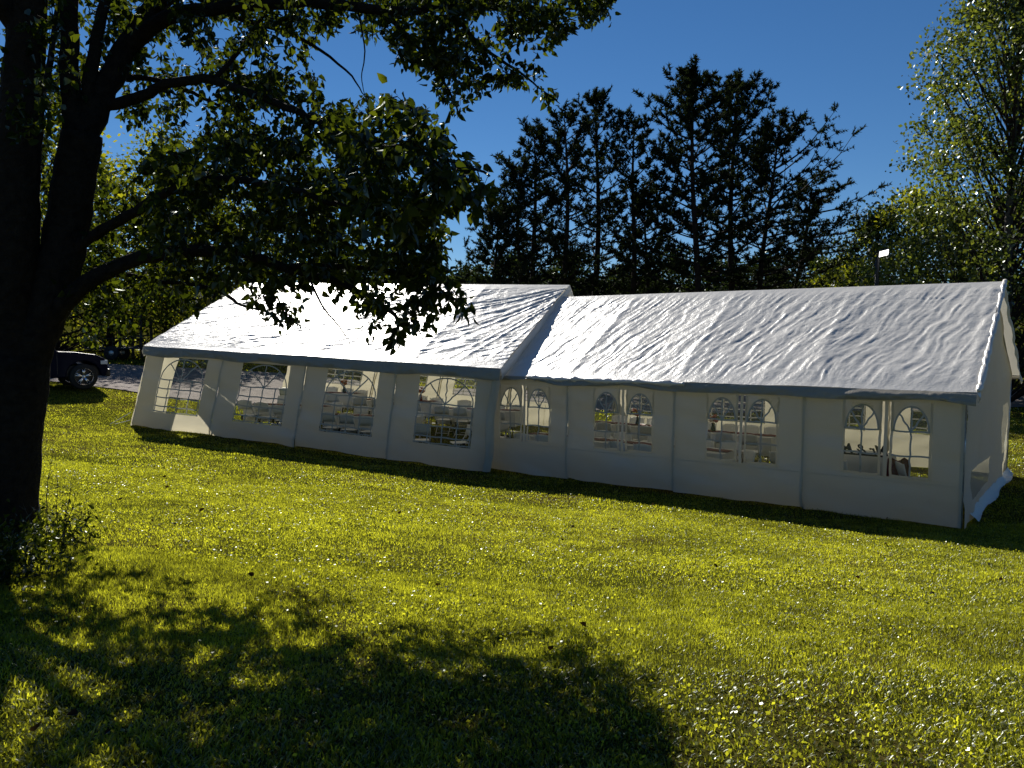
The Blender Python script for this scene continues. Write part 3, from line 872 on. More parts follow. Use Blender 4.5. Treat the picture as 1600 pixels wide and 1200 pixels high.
text_obj('lettering', 'Mr & Mrs', .27, M['black_plastic'], sg, (0, 0, .03), (math.radians(90), 0, math.radians(180) + rzR))
o = MB().box((-.42, -.02, 0), (.42, .02, .03)).build('sign_base', M['black_plastic'], sg); o.rotation_euler = (0, 0, rzR)
# dark red drape over a chair
x, y = Rw(1.15, 1.15)
mb = MB(); n = 10
for j in range(7):
    for i in range(n + 1):
        u = i / n * 2 - 1
        mb.v.append((u * (.17 + .03 * j / 6), .03 * math.sin(i * 1.8) - .05 * j / 6 - .02, .88 - .62 * j / 6 + .03 * math.sin(i + j)))
for j in range(6):
    for i in range(n): mb.f.append((j * (n + 1) + i, j * (n + 1) + i + 1, (j + 1) * (n + 1) + i + 1, (j + 1) * (n + 1) + i))
o = mb.build('draped_jacket', M['runner'], None, True); o.location = (x, y, gzs(x, y)); o.rotation_euler = (0, 0, rzR + .3)
o.modifiers.new('s', 'SOLIDIFY').thickness = .01
tagp(o, 'dark red cloth draped over a chair back behind the rightmost window', 'cloth')
x, y = Rw(3.0, 1.9)
mb = MB(); mb.box((-.14, -.06, .55), (.14, .06, .92)); mb.tube([(-.08, 0, .9), (-.05, 0, 1.06), (.05, 0, 1.06), (.08, 0, .9)], .01, 5)
o = mb.build('hanging_bag', M['runner'], None); bevel(o, .03, 2); o.location = (x, y, gzs(x, y)); tagp(o, 'dark burgundy bag hanging on a chair behind the third window of the right tent', 'bag')

# ------------------------------------------------------------------ vegetation builders
def leaves_mesh(name, C0, DIR, SZ, mat, parent, rng, shape='quad', asp=.62, hue=None):
    """C0 attach points, DIR unit leaf directions, SZ lengths"""
    n = len(C0)
    r = rng.normal(size=(n, 3)); side = np.cross(DIR, r); side /= np.linalg.norm(side, axis=1)[:, None] + 1e-9
    nor = np.cross(side, DIR)
    S = SZ[:, None]
    if shape == 'quad':
        P = np.stack([C0, C0 + DIR * S * .5 + side * S * asp / 2, C0 + DIR * S, C0 + DIR * S * .5 - side * S * asp / 2], 1)
        F = np.arange(n * 4).reshape(n, 4); k = 4
    elif shape == 'tri':
        P = np.stack([C0 + side * S * asp / 2, C0 - side * S * asp / 2, C0 + DIR * S], 1); F = np.arange(n * 3).reshape(n, 3); k = 3
    else:   # ovate leaf with a pointed tip, folded on the midrib, with a short stalk gap
        f = .16 + .12 * rng.random(n)[:, None]
        cup = nor * S
        a = C0; m1 = C0 + DIR * S * .42 - cup * .02; tip = C0 + DIR * S + nor * S * -.16
        l1 = C0 + DIR * S * .22 + side * S * asp * .46 + cup * f * .7; l2 = C0 + DIR * S * .60 + side * S * asp * .36 + cup * f * .5 - nor * S * .04
        r1 = C0 + DIR * S * .22 - side * S * asp * .46 + cup * f * .7; r2 = C0 + DIR * S * .60 - side * S * asp * .36 + cup * f * .5 - nor * S * .04
        P = np.stack([a, l1, l2, tip, r2, r1, m1], 1); k = 7
        b = (np.arange(n) * 7)[:, None]
        F = np.concatenate([b + np.array([[0, 6, 2, 1]]), b + np.array([[6, 3, 3, 2]]) * 1, b + np.array([[0, 5, 4, 6]]), b + np.array([[6, 4, 3, 3]])])
        T = np.concatenate([b + np.array([[0, 6, 1]]), b + np.array([[1, 6, 2]]), b + np.array([[2, 6, 3]]), b + np.array([[0, 5, 6]]), b + np.array([[5, 4, 6]]), b + np.array([[4, 3, 6]])])
        F = T
    o = big_mesh(name, P.reshape(-1, 3), F, mat, parent)
    h = rng.random(n) if hue is None else hue
    set_attr(o, 'hue', np.repeat(h, k))
    return o
def unit(a): return a / (np.linalg.norm(a, axis=-1, keepdims=True) + 1e-9)

def pine(px, d, top_py, lean=0., spread=.22, dens=1.0, seed=0, label='', low=.28, dirb=0.0, tuft=.20, nb=None, topw=0, rf=1.0):
    rng = np.random.default_rng(seed); rr = random.Random(seed)
    base = at(px, 524, d); bx = base[0]; bz = gzs(bx, d); top = at(px + lean, top_py, d)
    H = top[2] - bz
    root = empty('pine_tree', (bx, d, bz), 0, label, 'tree', 'pine trees behind the tents')
    tp = []; n = 12
    for i in range(n + 1):
        q = i / n
        tp.append(np.array([(top[0] - bx) * q + .12 * math.sin(q * 7 + seed), .12 * math.cos(q * 5 + seed), H * q * .985]))
    mb = MB(); mb.tube(tp, [.20 * (H / 15) * (1 - q / n) ** .8 + .025 for q in range(n + 1)], 8)
    mb.build('trunk', M['bark_pine'], root, True)
    br = MB(); C0 = []; D0 = []; SZ = []
    NB = nb or int(46 * dens); NL = max(6, int(NB / 4.2))
    for b in range(NB):
        qq = (b + rr.random()) / NB; qq = .55 * qq + .45 * (math.floor(qq * NL) + .5) / NL; q = low + (1 - low) * qq ** .9
        a = b * 2.399 + rr.uniform(-.5, .5)
        k = min(int(q * n), n - 1); p0 = lerp(tp[k], tp[k + 1], q * n - k)
        crown = math.sin(min(1, (1 - q) / (1 - low) * (2.1 if topw else 1.25) + .06) * math.pi * .5) ** .8 * rr.choice((.6, 1, 1, 1.15))
        ln = H * spread * crown * rr.uniform(.45, 1.15) + .35
        if dirb: ln *= 1 + dirb * math.cos(a)
        rise = rf * lerp(-.05, .75, q ** 2) + rr.uniform(-.15, .2)
        pts = [p0]; cur = np.array(p0); dr = np.array([math.cos(a), math.sin(a), rise]); dr /= np.linalg.norm(dr)
        m = 6
        for i in range(m):
            dr = dr + np.array([rr.uniform(-.18, .18), rr.uniform(-.18, .18), .08 + rr.uniform(-.12, .12)]); dr /= np.linalg.norm(dr)
            cur = cur + dr * ln / m; pts.append(cur.copy())
        br.tube(pts, [.035 * (ln / 2.5) ** .6 * (1 - i / (m + .5)) + .007 for i in range(m + 1)], 4, False)
        for i in range(2, m + 1):
            for t_ in range(3 if i < m else 4):
                sd = unit(np.array([rr.gauss(0, 1), rr.gauss(0, 1), rr.uniform(-.1, .45)])); sd = unit(sd * .9 + (pts[i] - pts[i - 1]) / (ln / m) * .8)
                tl = rr.uniform(.25, .6) * (.6 + .12 * ln)
                p1 = pts[i] + sd * tl
                br.tube([pts[i], p1], [.010, .005], 3, False)
                nt_ = 4
                for j in range(nt_):
                    c = lerp(pts[i], p1, (j + 1) / nt_)
                    for _ in range(7):
                        C0.append(c); v = np.array([rr.gauss(0, 1), rr.gauss(0, 1), rr.gauss(.2, 1)]); v = unit(v) * .8 + sd * .7
                        D0.append(unit(v)); SZ.append(tuft * rr.uniform(.6, 1.15))
    br.build('branches', M['bark_pine'], root)
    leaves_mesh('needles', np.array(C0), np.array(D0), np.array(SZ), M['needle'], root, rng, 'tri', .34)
    return root

def broadleaf(x, y, H, Rr, label, seed=0, mat='leaf_bg', n_leaf=8000, leaf=.2, low=.25, trunk_r=.16, bark='bark_pine', clumps=70, cat='tree', group='broadleaf trees behind the tents', name='broadleaf_tree', conic=.0, cr=.95):
    rng = np.random.default_rng(seed + 100); rr = random.Random(seed)
    bz = gzs(x, y); root = empty(name, (x, y, bz), 0, label, cat, group)
    n = 8; tp = [np.array([.25 * math.sin(i * .9 + seed) * i / n, .25 * math.cos(i * .7 + seed) * i / n, H * .93 * i / n]) for i in range(n + 1)]
    MB().tube(tp, [trunk_r * (1 - i / (n + .8)) + .015 for i in range(n + 1)], 8).build('trunk', M[bark], root, True)
    br = MB(); C0 = []; D0 = []; SZ = []
    for c in range(clumps):
        q = low + (1 - low) * (c + rr.random()) / clumps
        a = c * 2.399 + rr.uniform(-.6, .6)
        prof = math.sin(min(1., (q - low) / (1 - low) * .8 + .22) * math.pi) ** .6 if conic < .5 else (1 - (q - low) / (1 - low)) ** .7 + .10
        rad = Rr * prof * rr.uniform(.35, 1.1)
        cen = np.array([math.cos(a) * rad, math.sin(a) * rad, H * q + rr.uniform(-.3, .3)])
        kq = max(0, q - .16 - .1 * rad / Rr); k = min(int(kq / .93 * n), n - 1); p0 = lerp(tp[k], tp[k + 1], min(1, kq / .93 * n - k))
        md = lerp(p0, cen, .5) + np.array([0, 0, -.12 * rad + rr.uniform(-.2, .2)])
        br.tube([p0, md, cen], [trunk_r * .28, trunk_r * .16, .012], 4, False)
        m = int(n_leaf / clumps)
        v = np.clip(rng.normal(size=(m, 3)), -1.7, 1.7) * np.array([1, 1, .62]) * cr * (.42 + .35 * rr.random())
        C0.append(cen + v)
        for _ in range(3):
            br.tube([cen, cen + v[int(rng.integers(m))]], [.012, .005], 3, False)
    C0 = np.concatenate(C0); m = len(C0)
    D0 = unit(rng.normal(size=(m, 3)) + np.array([0, 0, -.5])); SZ = leaf * rng.uniform(.6, 1.3, m)
    br.build('branches', M['bark_pine'], root)
    leaves_mesh('foliage', C0, D0, SZ, M[mat], root, rng, 'quad', .7)
    return root

# pines (pixel, distance, top pixel row)
pine(775, 42, 335, 0, .30, 1.2, 1, 'short dark pine at the left end of the pine stand, branches down to the roof', .03, dirb=.2)
pine(838, 45, 205, -5, .26, 1.35, 2, 'slender pine, second from the left of the pine stand', .12)
pine(884, 44, 178, 0, .25, 1.35, 3, 'slender pine with a thin pointed top, third from the left of the pine stand', .10)
pine(930, 46, 150, 4, .23, 1.4, 4, 'tallest narrow pine with a spiky leader, left of the big dark pine', .12)
pine(985, 45, 190, 8, .24, 1.2, 5, 'thin sparse pine touching the left side of the big dark pine', .15)
pine(1092, 41, 125, -10, .25, 1.6, 6, 'biggest and tallest pine with a dense black rounded top', .28, tuft=.24, topw=1)
pine(1140, 43, 135, 8, .26, 1.5, 7, 'dense pine leaning right directly behind the biggest pine', .30, tuft=.225, topw=1)
pine(1175, 43, 190, 40, .32, 1.3, 8, 'spreading pine right of the tallest one, long right-hand limbs', .32, dirb=.35, rf=.55)
pine(1225, 45, 280, 45, .36, 1.0, 9, 'lowest wide pine at the right end of the stand reaching toward the lamp', .30, dirb=.5, rf=.2)

pine(1010, 47, 300, 0, .26, 1.3, 11, 'low ragged pine filling the gap left of the biggest pine trunk', .05)
pine(812, 44, 262, 0, .28, 1.2, 12, 'low bushy pine between the short dark pine and the slender ones', .03)

# tall sycamore and neighbours on the right
broadleaf(18.6, 30.5, 19.5, 4.5, 'tall pale-barked tree with glinting leaves rising above the right end of the tent', 3, 'leaf_tall', 42000, .16, .16, .20, 'bark_pale', 180, name='sycamore_tree', group='broadleaf trees behind the tents', conic=1, cr=.92)
broadleaf(19.8, 36, 8.2, 3.6, 'bushy yellow-green tree under the tall tree right of the lamp', 4, 'leaf_tall', 9000, .19, .1, .14)
broadleaf(22.5, 34, 9.5, 4.5, 'dark tree at the right picture edge behind the end of the right tent', 5, 'leaf_dark', 9000, .22, .05, .16)
broadleaf(26.5, 37, 11, 5, 'dense dark tree beyond the right picture edge', 6, 'leaf_dark', 6000, .25, .05, .16)
broadleaf(25.5, 57, 10.2, 4.8, 'dark round tree behind the lamp pole', 7, 'leaf_dark', 8000, .26, .05, .16)
broadleaf(27.5, 56, 11.5, 4.8, 'mid-green round-headed tree between the lamp and the tall tree', 8, 'leaf_bg', 8000, .26, .05, .18)
for i, (px, d, tp, mt) in enumerate(((730, 66, 425, 'leaf_dark'), (800, 60, 405, 'leaf_dark'), (890, 60, 400, 'leaf_dark'), (975, 60, 425, 'leaf_dark'), (1050, 60, 400, 'leaf_dark'), (1120, 62, 412, 'leaf_dark'), (1195, 64, 408, 'leaf_dark'), (1265, 66, 396, 'leaf_dark'), (1325, 62, 402, 'leaf_bg'))):
    p = at(px, tp, d); g = gzs(p[0], d)
    broadleaf(p[0], d, p[2] - g, 4.3, '%s woodland tree low behind the pines, %s from the left' % ('dark' if mt == 'leaf_dark' else 'olive-green', ordn[i]), 20 + i, mt, 5200, .30, .05, .15, clumps=60)
# woods on the left, seen between the limbs of the pear tree
for i, (px, d, tp, rr_, mt) in enumerate(((-120, 42, 180, 5.5, 'leaf_bg'), (-10, 46, 240, 5.2, 'leaf_bg'), (75, 40, 200, 4.6, 'leaf_bg'), (165, 44, 260, 4.8, 'leaf_bg'), (255, 47, 215, 5.0, 'leaf_bg'), (335, 46, 300, 4.8, 'leaf_bg'),
                                          (425, 48, 330, 5.0, 'leaf_dark'), (510, 50, 360, 4.8, 'leaf_dark'), (590, 52, 400, 4.6, 'leaf_dark'), (655, 58, 425, 4.2, 'leaf_dark'))):
    d -= 3; p = at(px, tp, d); g = gzs(p[0], d)
    broadleaf(p[0], d, p[2] - g, rr_, '%s broadleaf tree in the woods beyond the drive, %s from the left' % ('dark' if mt == 'leaf_dark' else 'yellow-green backlit', ordn[i]), 40 + i, mt, 5800, .23, .10, .2, clumps=80, cr=1.15)
# tall hedge-like trees outside the frame on the far left that shade the drive
broadleaf(-33, 36, 14, 5.5, 'large tree at the far left beyond the truck', 61, 'leaf_bg', 6000, .3, .1, .25)

# ------------------------------------------------------------------ the big pear tree in the foreground
rngT = np.random.default_rng(5); rT = random.Random(5)
tbx, tby = -4.42, 6.95; tbz = gzs(tbx, tby)
TREE = empty('pear_tree', (tbx, tby, tbz), 0, 'big dark many-stemmed pear tree at the left, branches hanging before the tents', 'tree')
OR = np.array([tbx, tby, tbz])
limbs = []   # list of (pts, radii)
def limb(spec, r0, r1, sm=5):
    P = np.array([at(a, b, d) if not isinstance(a, str) else None for a, b, d in spec])
    # Catmull-Rom resample
    out = []
    n = len(P)
    for i in range(n - 1):
        p0 = P[max(i - 1, 0)]; p1 = P[i]; p2 = P[i + 1]; p3 = P[min(i + 2, n - 1)]
        for k in range(sm):
            t = k / sm
            out.append(.5 * ((2 * p1) + (-p0 + p2) * t + (2 * p0 - 5 * p1 + 4 * p2 - p3) * t * t + (-p0 + 3 * p1 - 3 * p2 + p3) * t ** 3))
    out.append(P[-1]); out = np.array(out)
    out[1:-1] += rngT.normal(size=(len(out) - 2, 3)) * min(.006, r0 * .12)
    rad = np.linspace(r0, r1, len(out))
    limbs.append((out, rad)); return out
d0 = 6.95
main = limb([(-8, 872, d0), (-8, 800, d0), (0, 700, d0), (14, 620, d0), (22, 560, d0)], .33, .27)
trunk_n = 1
limb([(18, 580, d0), (14, 480, 6.9), (22, 380, 6.85), (28, 250, 6.8), (36, 120, 6.75), (45, 0, 6.7), (52, -120, 6.6), (60, -280, 6.4), (70, -430, 6.3)], .235, .07)
limb([(28, 590, d0), (55, 520, 7.0), (85, 440, 7.05), (103, 360, 7.1), (116, 280, 7.1), (128, 210, 7.1)], .20, .165)
limb([(120, 250, 7.1), (112, 160, 7.05), (108, 60, 7.0), (110, -60, 6.9), (100, -260, 6.7)], .10, .05)
limb([(128, 215, 7.1), (160, 150, 7.2), (195, 80, 7.3), (235, 20, 7.4), (300, -50, 7.6), (380, -160, 7.8)], .125, .06)
limb([(135, 200, 7.1), (142, 110, 7.1), (160, 20, 7.2), (185, -90, 7.2), (210, -250, 7.2)], .065, .03)
limb([(60, 170, 6.85), (75, 110, 7.4), (88, 30, 8), (95, -60, 8.4)], .035, .02)
limb([(200, 75, 7.3), (250, 35, 7.2), (330, 12, 7.2), (480, 4, 7.2), (620, 18, 7.2), (700, 10, 7.3), (760, 12, 7.4), (860, 17, 7.6), (950, 8, 7.8)], .075, .008)
limb([(165, 165, 7.2), (215, 152, 7.1), (260, 132, 7.0), (330, 126, 6.9), (400, 150, 6.8), (480, 180, 6.6), (560, 220, 6.0), (640, 232, 5.3), (700, 250, 4.9), (765, 275, 4.6)], .055, .006)
limb([(330, 128, 6.9), (365, 90, 7.1), (400, 40, 7.4), (450, -30, 7.6)], .025, .01)
limb([(175, 140, 7.2), (195, 122, 7.4), (260, 130, 7.8), (330, 160, 8.2), (400, 195, 8.4)], .035, .01)
limb([(112, 395, 7.05), (150, 365, 7.0), (205, 335, 6.8), (260, 300, 6.6), (340, 280, 6.3), (430, 290, 5.9), (530, 320, 5.4), (620, 335, 5.1), (700, 330, 4.9)], .055, .006)
limb([(80, 500, 7.0), (120, 455, 6.9), (165, 425, 6.9), (225, 402, 6.8), (300, 393, 6.7), (370, 394, 6.6), (440, 418, 6.4), (510, 436, 6.3), (570, 460, 6.2), (620, 500, 6.1), (615, 545, 6.0)], .085, .006)
limb([(440, 418, 6.4), (500, 415, 6.2), (580, 420, 6.0), (650, 435, 5.9), (700, 462, 5.8), (728, 478, 5.7)], .025, .005)
limb([(60, 480, 7.0), (170, 430, 7.4), (250, 440, 7.2), (330, 450, 7.0), (380, 478, 6.8), (410, 485, 6.7), (450, 508, 6.6)], .028, .004)
limb([(480, 428, 6.3), (505, 480, 6.2), (530, 510, 6.1), (548, 538, 6.1)], .010, .003)
limb([(600, 20, 7.2), (650, 70, 7.2), (690, 120, 7.3), (715, 175, 7.3)], .025, .005)
limb([(700, 10, 7.3), (750, 70, 7.4), (800, 105, 7.4), (840, 135, 7.5), (875, 162, 7.5)], .022, .003)
limb([(280, -20, 7.5), (380, 30, 8.2), (470, 60, 8.6), (540, 110, 8.8), (570, 150, 8.9)], .035, .005)
limb([(560, 20, 7.2), (570, 80, 7.3), (565, 120, 7.6), (570, 150, 7.6)], .008, .003)
limb([(40, 60, 6.75), (-40, -60, 6.4), (-140, -200, 6.0), (-260, -330, 5.6)], .09, .03)
limb([(30, 200, 6.8), (-60, 80, 7.6), (-160, 0, 8.4), (-260, -120, 9)], .08, .02)
limb([(60, -200, 6.5), (200, -330, 6.3), (420, -430, 6.2), (640, -470, 6.2)], .07, .015)
limb([(110, -100, 6.9), (260, -260, 6.0), (480, -400, 5.2), (700, -500, 4.8)], .06, .015)
limb([(235, 20, 7.4), (380, -120, 7.0), (560, -220, 6.8), (760, -260, 6.6), (900, -260, 6.4)], .06, .012)
mb = MB()
# flared trunk base
fl = main.copy(); mbp = [np.array([main[0][0], main[0][1], tbz - .15])] + [p for p in fl]
mb.tube([p - OR for p in mbp], [.46] + [.36 + .05 * (i == 0) - .004 * i for i in range(len(fl))], 20)
tr = mb.build('trunk', M['bark'], TREE, True)
for out, rad in limbs[1:3]:
    MB().tube([p - OR for p in out], list(rad), 14).build('stem', M['bark'], TREE, True)
for out, rad in limbs[3:]:
    MB().tube([p - OR for p in out], list(rad), 8).build('limb', M['bark'], TREE, True)

def in_poly(pt, poly):
    x, y = pt; c = False; j = len(poly) - 1
    for i in range(len(poly)):
        xi, yi = poly[i]; xj, yj = poly[j]
        if (yi > y) != (yj > y) and x < (xj - xi) * (y - yi) / (yj - yi) + xi: c = not c
        j = i
    return c
regions = [
    ([(150, -30), (720, -30), (720, 60), (650, 110), (600, 80), (560, 50), (500, 40), (480, 110), (430, 150), (340, 120), (300, 60), (200, 60), (150, 50)], 6.6, 10, 430),
    ([(600, -40), (985, -40), (945, 22), (890, 45), (865, 68), (840, 80), (790, 60), (760, 90), (745, 140), (715, 190), (690, 150), (650, 130), (640, 90), (600, 70)], 6.7, 8.2, 300),
    ([(750, 70), (800, 75), (850, 115), (872, 160), (850, 150), (820, 140), (770, 140), (745, 100)], 7.2, 7.7, 26),
    ([(330, 130), (480, 110), (540, 175), (600, 165), (640, 260), (640, 350), (480, 380), (300, 330), (230, 240), (330, 210)], 6.2, 9.5, 380),
    ([(230, 230), (600, 200), (690, 300), (700, 430), (600, 446), (420, 440), (300, 440), (220, 400)], 5.2, 8.2, 520),
    ([(545, 205), (600, 150), (655, 142), (695, 190), (712, 248), (765, 255), (778, 290), (745, 342), (700, 335), (640, 350), (560, 350)], 4.3, 5.4, 135),
    ([(610, 340), (700, 330), (705, 420), (735, 470), (730, 490), (700, 462), (690, 500), (650, 520), (635, 562), (600, 562), (580, 510), (540, 475), (600, 440)], 5.4, 6.3, 74),
    ([(380, 430), (560, 440), (560, 480), (500, 470), (470, 500), (430, 508), (400, 470)], 6.2, 7.0, 22),
    ([(60, -20), (250, -20), (250, 60), (190, 230), (170, 330), (60, 330)], 7.2, 10, 120),
    ([(190, 60), (430, 110), (430, 240), (320, 240), (240, 200), (190, 190)], 7.6, 10, 110),
    ([(130, 250), (330, 250), (430, 440), (300, 480), (200, 530), (130, 540), (90, 500)], 6.8, 9, 200),
    ([(0, -20), (120, -20), (110, 150), (60, 260), (0, 200)], 6.0, 8, 60),
]
targets = []
for poly, da, db, n in regions:
    xs = [p[0] for p in poly]; ys = [p[1] for p in poly]; k = 0
    while k < n:
        q = (rT.uniform(min(xs), max(xs)), rT.uniform(min(ys), max(ys)))
        if in_poly(q, poly):
            targets.append(at(q[0], q[1], rT.uniform(da, db))); k += 1
def projpx(P):
    z = P[2] - EYE; c, s = math.cos(PITCH), math.sin(PITCH)
    yy = P[1] * c - z * s; zz = P[1] * s + z * c
    return (800 + FPX * P[0] / yy, 600 - FPX * zz / yy) if yy > .1 else (-9999, -9999)
k = 0
while k < 560:
    v = rngT.normal(size=3); v /= np.linalg.norm(v); v *= rngT.random() ** .4
    P = np.array([-3.4, 6.9, 7.0]) + v * np.array([5.0, 4.4, 3.4])
    a, b = projpx(P)
    if P[1] > 1 and (-60 < a < 1660 and -40 < b < 1250): continue
    if P[2] < 4.3 or P[0] > .6: continue
    targets.append(P); k += 1
targets = np.array(targets)
nodes = np.concatenate([o[1::1] for o, r in limbs[1:]]); noder = np.concatenate([r[1::1] for o, r in limbs[1:]])
dist = np.array([np.min(np.linalg.norm(nodes - p, axis=1)) for p in targets])
order = np.argsort(dist)
NN = [nodes]; tw = MB(); twpaths = []
allnodes = np.zeros((len(nodes) + len(targets) * 5, 3)); cnt = len(nodes); allnodes[:cnt] = nodes
LC = []; LD = []; LS = []
for ti in order:
    P = targets[ti]
    dd = np.linalg.norm(allnodes[:cnt] - P, axis=1); j = int(np.argmin(dd)); A = allnodes[j]; ln = dd[j]
    nseg = max(2, min(5, int(ln / .18) + 1))
    pts = [A]
    for i in range(1, nseg + 1):
        q = i / nseg
        p = lerp(A, P, q) + np.array([0, 0, .10 * ln * math.sin(math.pi * q)]) + rngT.normal(size=3) * .02 * (1 if i < nseg else 0)
        pts.append(p)
        if cnt < len(allnodes): allnodes[cnt] = p; cnt += 1
    r0 = min(.012, .003 + .006 * ln)
    tw.tube([p - OR for p in pts], [lerp(r0, .0018, i / nseg) for i in range(nseg + 1)], 4, False)
    ax = unit(pts[-1] - pts[-2])
    nl = rT.randint(8, 13)
    for _ in range(nl):
        q = rT.random() ** .7; off = -ax * q * min(ln, .32)
        c = P + off + rngT.normal(size=3) * .025
        v = unit(rngT.normal(size=3) * .75 + ax * .35 + np.array([0, 0, -.75]))
        c2 = c + v * .035
        LC.append(c2); LD.append(v); LS.append(.078 * rT.uniform(.62, 1.2))
tagp(tw.build('twigs', M['bark'], TREE), kind='stuff')
LC = np.array(LC); LD = np.array(LD); LS = np.array(LS)
size_px = LS / np.maximum(LC[:, 1], .3)
vis = np.array([(-20 < projpx(p)[0] < 1620 and -10 < projpx(p)[1] < 1200) for p in LC])
rank = np.argsort(-(size_px * vis))[:300]
mask = np.ones(len(LC), bool); mask[rank] = False
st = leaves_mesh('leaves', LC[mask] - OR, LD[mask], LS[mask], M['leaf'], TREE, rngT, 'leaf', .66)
tagp(st, kind='stuff')
# the 300 largest-looking leaves, one object each, sharing five leaf shapes
protos = []
for k in range(5):
    o = leaves_mesh('leaf', np.zeros((1, 3)), np.array([[0, 0, 1.]]), np.array([1.]), M['leaf'], None, rngT, 'leaf', .60 + .04 * k, hue=np.array([.15 + .18 * k]))
    protos.append(o.data); bpy.data.objects.remove(o)
for i in rank:
    o = bpy.data.objects.new('leaf', protos[int(rngT.integers(5))]); C.objects.link(o); o.parent = TREE
    qd = Vector(LD[i]).to_track_quat('Z', 'Y') @ Matrix.Rotation(rT.uniform(0, 6.28), 3, 'Z').to_quaternion()
    o.rotation_mode = 'QUATERNION'; o.rotation_quaternion = qd; o.location = LC[i] - OR; o.scale = (LS[i],) * 3

# ------------------------------------------------------------------ lawn
def in_tent(x, y):
    out = np.zeros(x.shape, bool)
    for (bx, by), U, Vv, L_, W_ in (((6.97, 12.43), RU, RV, 9.72, 6.15), ((-.53, 17.62), LU, LV, 10., 7.8)):
        a = (x - bx) * U[0] + (y - by) * U[1]; b = (x - bx) * Vv[0] + (y - by) * Vv[1]
        out |= (a > 0) & (a < L_) & (b > .1) & (b < W_)
    return out
def blades(n, y0, y1, length, width, kind, seed, side=1.0):
    r = np.random.default_rng(seed)
    yy = np.sqrt(r.uniform(y0 ** 2, y1 ** 2, n)); xx = r.uniform(-1, 1, n) * (.70 * yy + 1.2 * side)
    ok = ~((yy > road_lo(xx) + r.normal(size=n) * .15) & (yy < road_hi(xx)))
    it = in_tent(xx, yy); ok &= ~(it & (r.random(n) < .6))
    pat = fbm(xx * 1.1, yy * 1.1, 41, 4)
    ok &= r.random(n) < np.clip((pat - .26) * 5, .5, 1)
    # trodden thin patch in mid lawn
    xx, yy, pat = xx[ok], yy[ok], pat[ok]; n = len(xx)
    z = gz(xx, yy)
    a = r.uniform(0, 2 * math.pi, n); lean = np.abs(r.normal(0, .8, n)) + .12
    tall = np.where(vnoise(xx * 2.3, yy * 2.3, 7) > .62, 1.35, 1.0) * (1 + .2 * np.clip(1 - (yy - 2) / 3, 0, 1))
    ln = length * r.uniform(.45, 1.25, n) * tall
    d = np.stack([np.cos(a) * lean, np.sin(a) * lean, np.ones(n)], -1); d = unit(d)
    s = np.stack([-np.sin(a + r.normal(0, .6, n)), np.cos(a), np.zeros(n)], -1); s = unit(s)
    w = width * r.uniform(.6, 1.4, n)
    B = np.stack([xx, yy, z - .004], -1)
    hue = np.clip(.48 + .9 * (fbm(xx * .5, yy * .5, 3) - .5) + .8 * (fbm(xx * 6, yy * 6, 13, 2) - .5) + r.normal(0, .26, n), 0, 1)
    if kind == 3:
        P = np.stack([B - s * w[:, None] / 2, B + s * w[:, None] / 2, B + d * ln[:, None]], 1).reshape(-1, 3)
        return P, np.arange(n * 3).reshape(n, 3), np.repeat(hue, 3)
    m = B + d * ln[:, None] * .55; tip = B + d * ln[:, None] * .92 + np.stack([np.cos(a), np.sin(a), -.3 * np.ones(n)], -1) * (ln * .2)[:, None]
    P = np.stack([B - s * w[:, None] / 2, B + s * w[:, None] / 2, m + s * w[:, None] * .45, m - s * w[:, None] * .45, tip], 1).reshape(-1, 3)
    i = (np.arange(n) * 5)[:, None]
    F = np.concatenate([i + np.array([[0, 1, 2]]), i + np.array([[0, 2, 3]]), i + np.array([[3, 2, 4]])])
    return P, F, np.repeat(hue, 5)
parts = [blades(170000, 1.7, 4.3, .030, .0062, 5, 1), blades(380000, 4.2, 6.5, .027, .0070, 3, 6), blades(520000, 6.3, 13, .030, .0085, 3, 2), blades(400000, 12.8, 27, .036, .015, 3, 3), blades(90000, 27, 60, .09, .04, 3, 4)]
PV = []; PF = []; PH = []; b = 0
for P, F_, h in parts:
    PV.append(P); PF.append(F_ + b); PH.append(h); b += len(P)
g = big_mesh('grass', np.concatenate(PV), np.concatenate(PF), M['grass'])
set_attr(g, 'hue', np.concatenate(PH)); tagp(g, 'short yellow-green lawn grass lit from behind', 'grass', kind='stuff')
# clover and plantain: small broad leaves among the grass
r = np.random.default_rng(77); n = 110000
yy = np.sqrt(r.uniform(2 ** 2, 15 ** 2, n)); xx = r.uniform(-1, 1, n) * (.70 * yy + 1)
k = fbm(xx * .9, yy * .9, 55) > .42; xx, yy = xx[k], yy[k]; n = len(xx)
zz = gz(xx, yy) + r.uniform(.008, .03, n)
dv = unit(np.stack([r.normal(size=n), r.normal(size=n), np.abs(r.normal(0, .35, n))], -1))
cl = leaves_mesh('clover', np.stack([xx, yy, zz], -1), dv, r.uniform(.012, .026, n), M['grass'], None, r, 'quad', .85)
tagp(cl, 'low clover leaves mixed through the lawn', 'clover', kind='stuff')

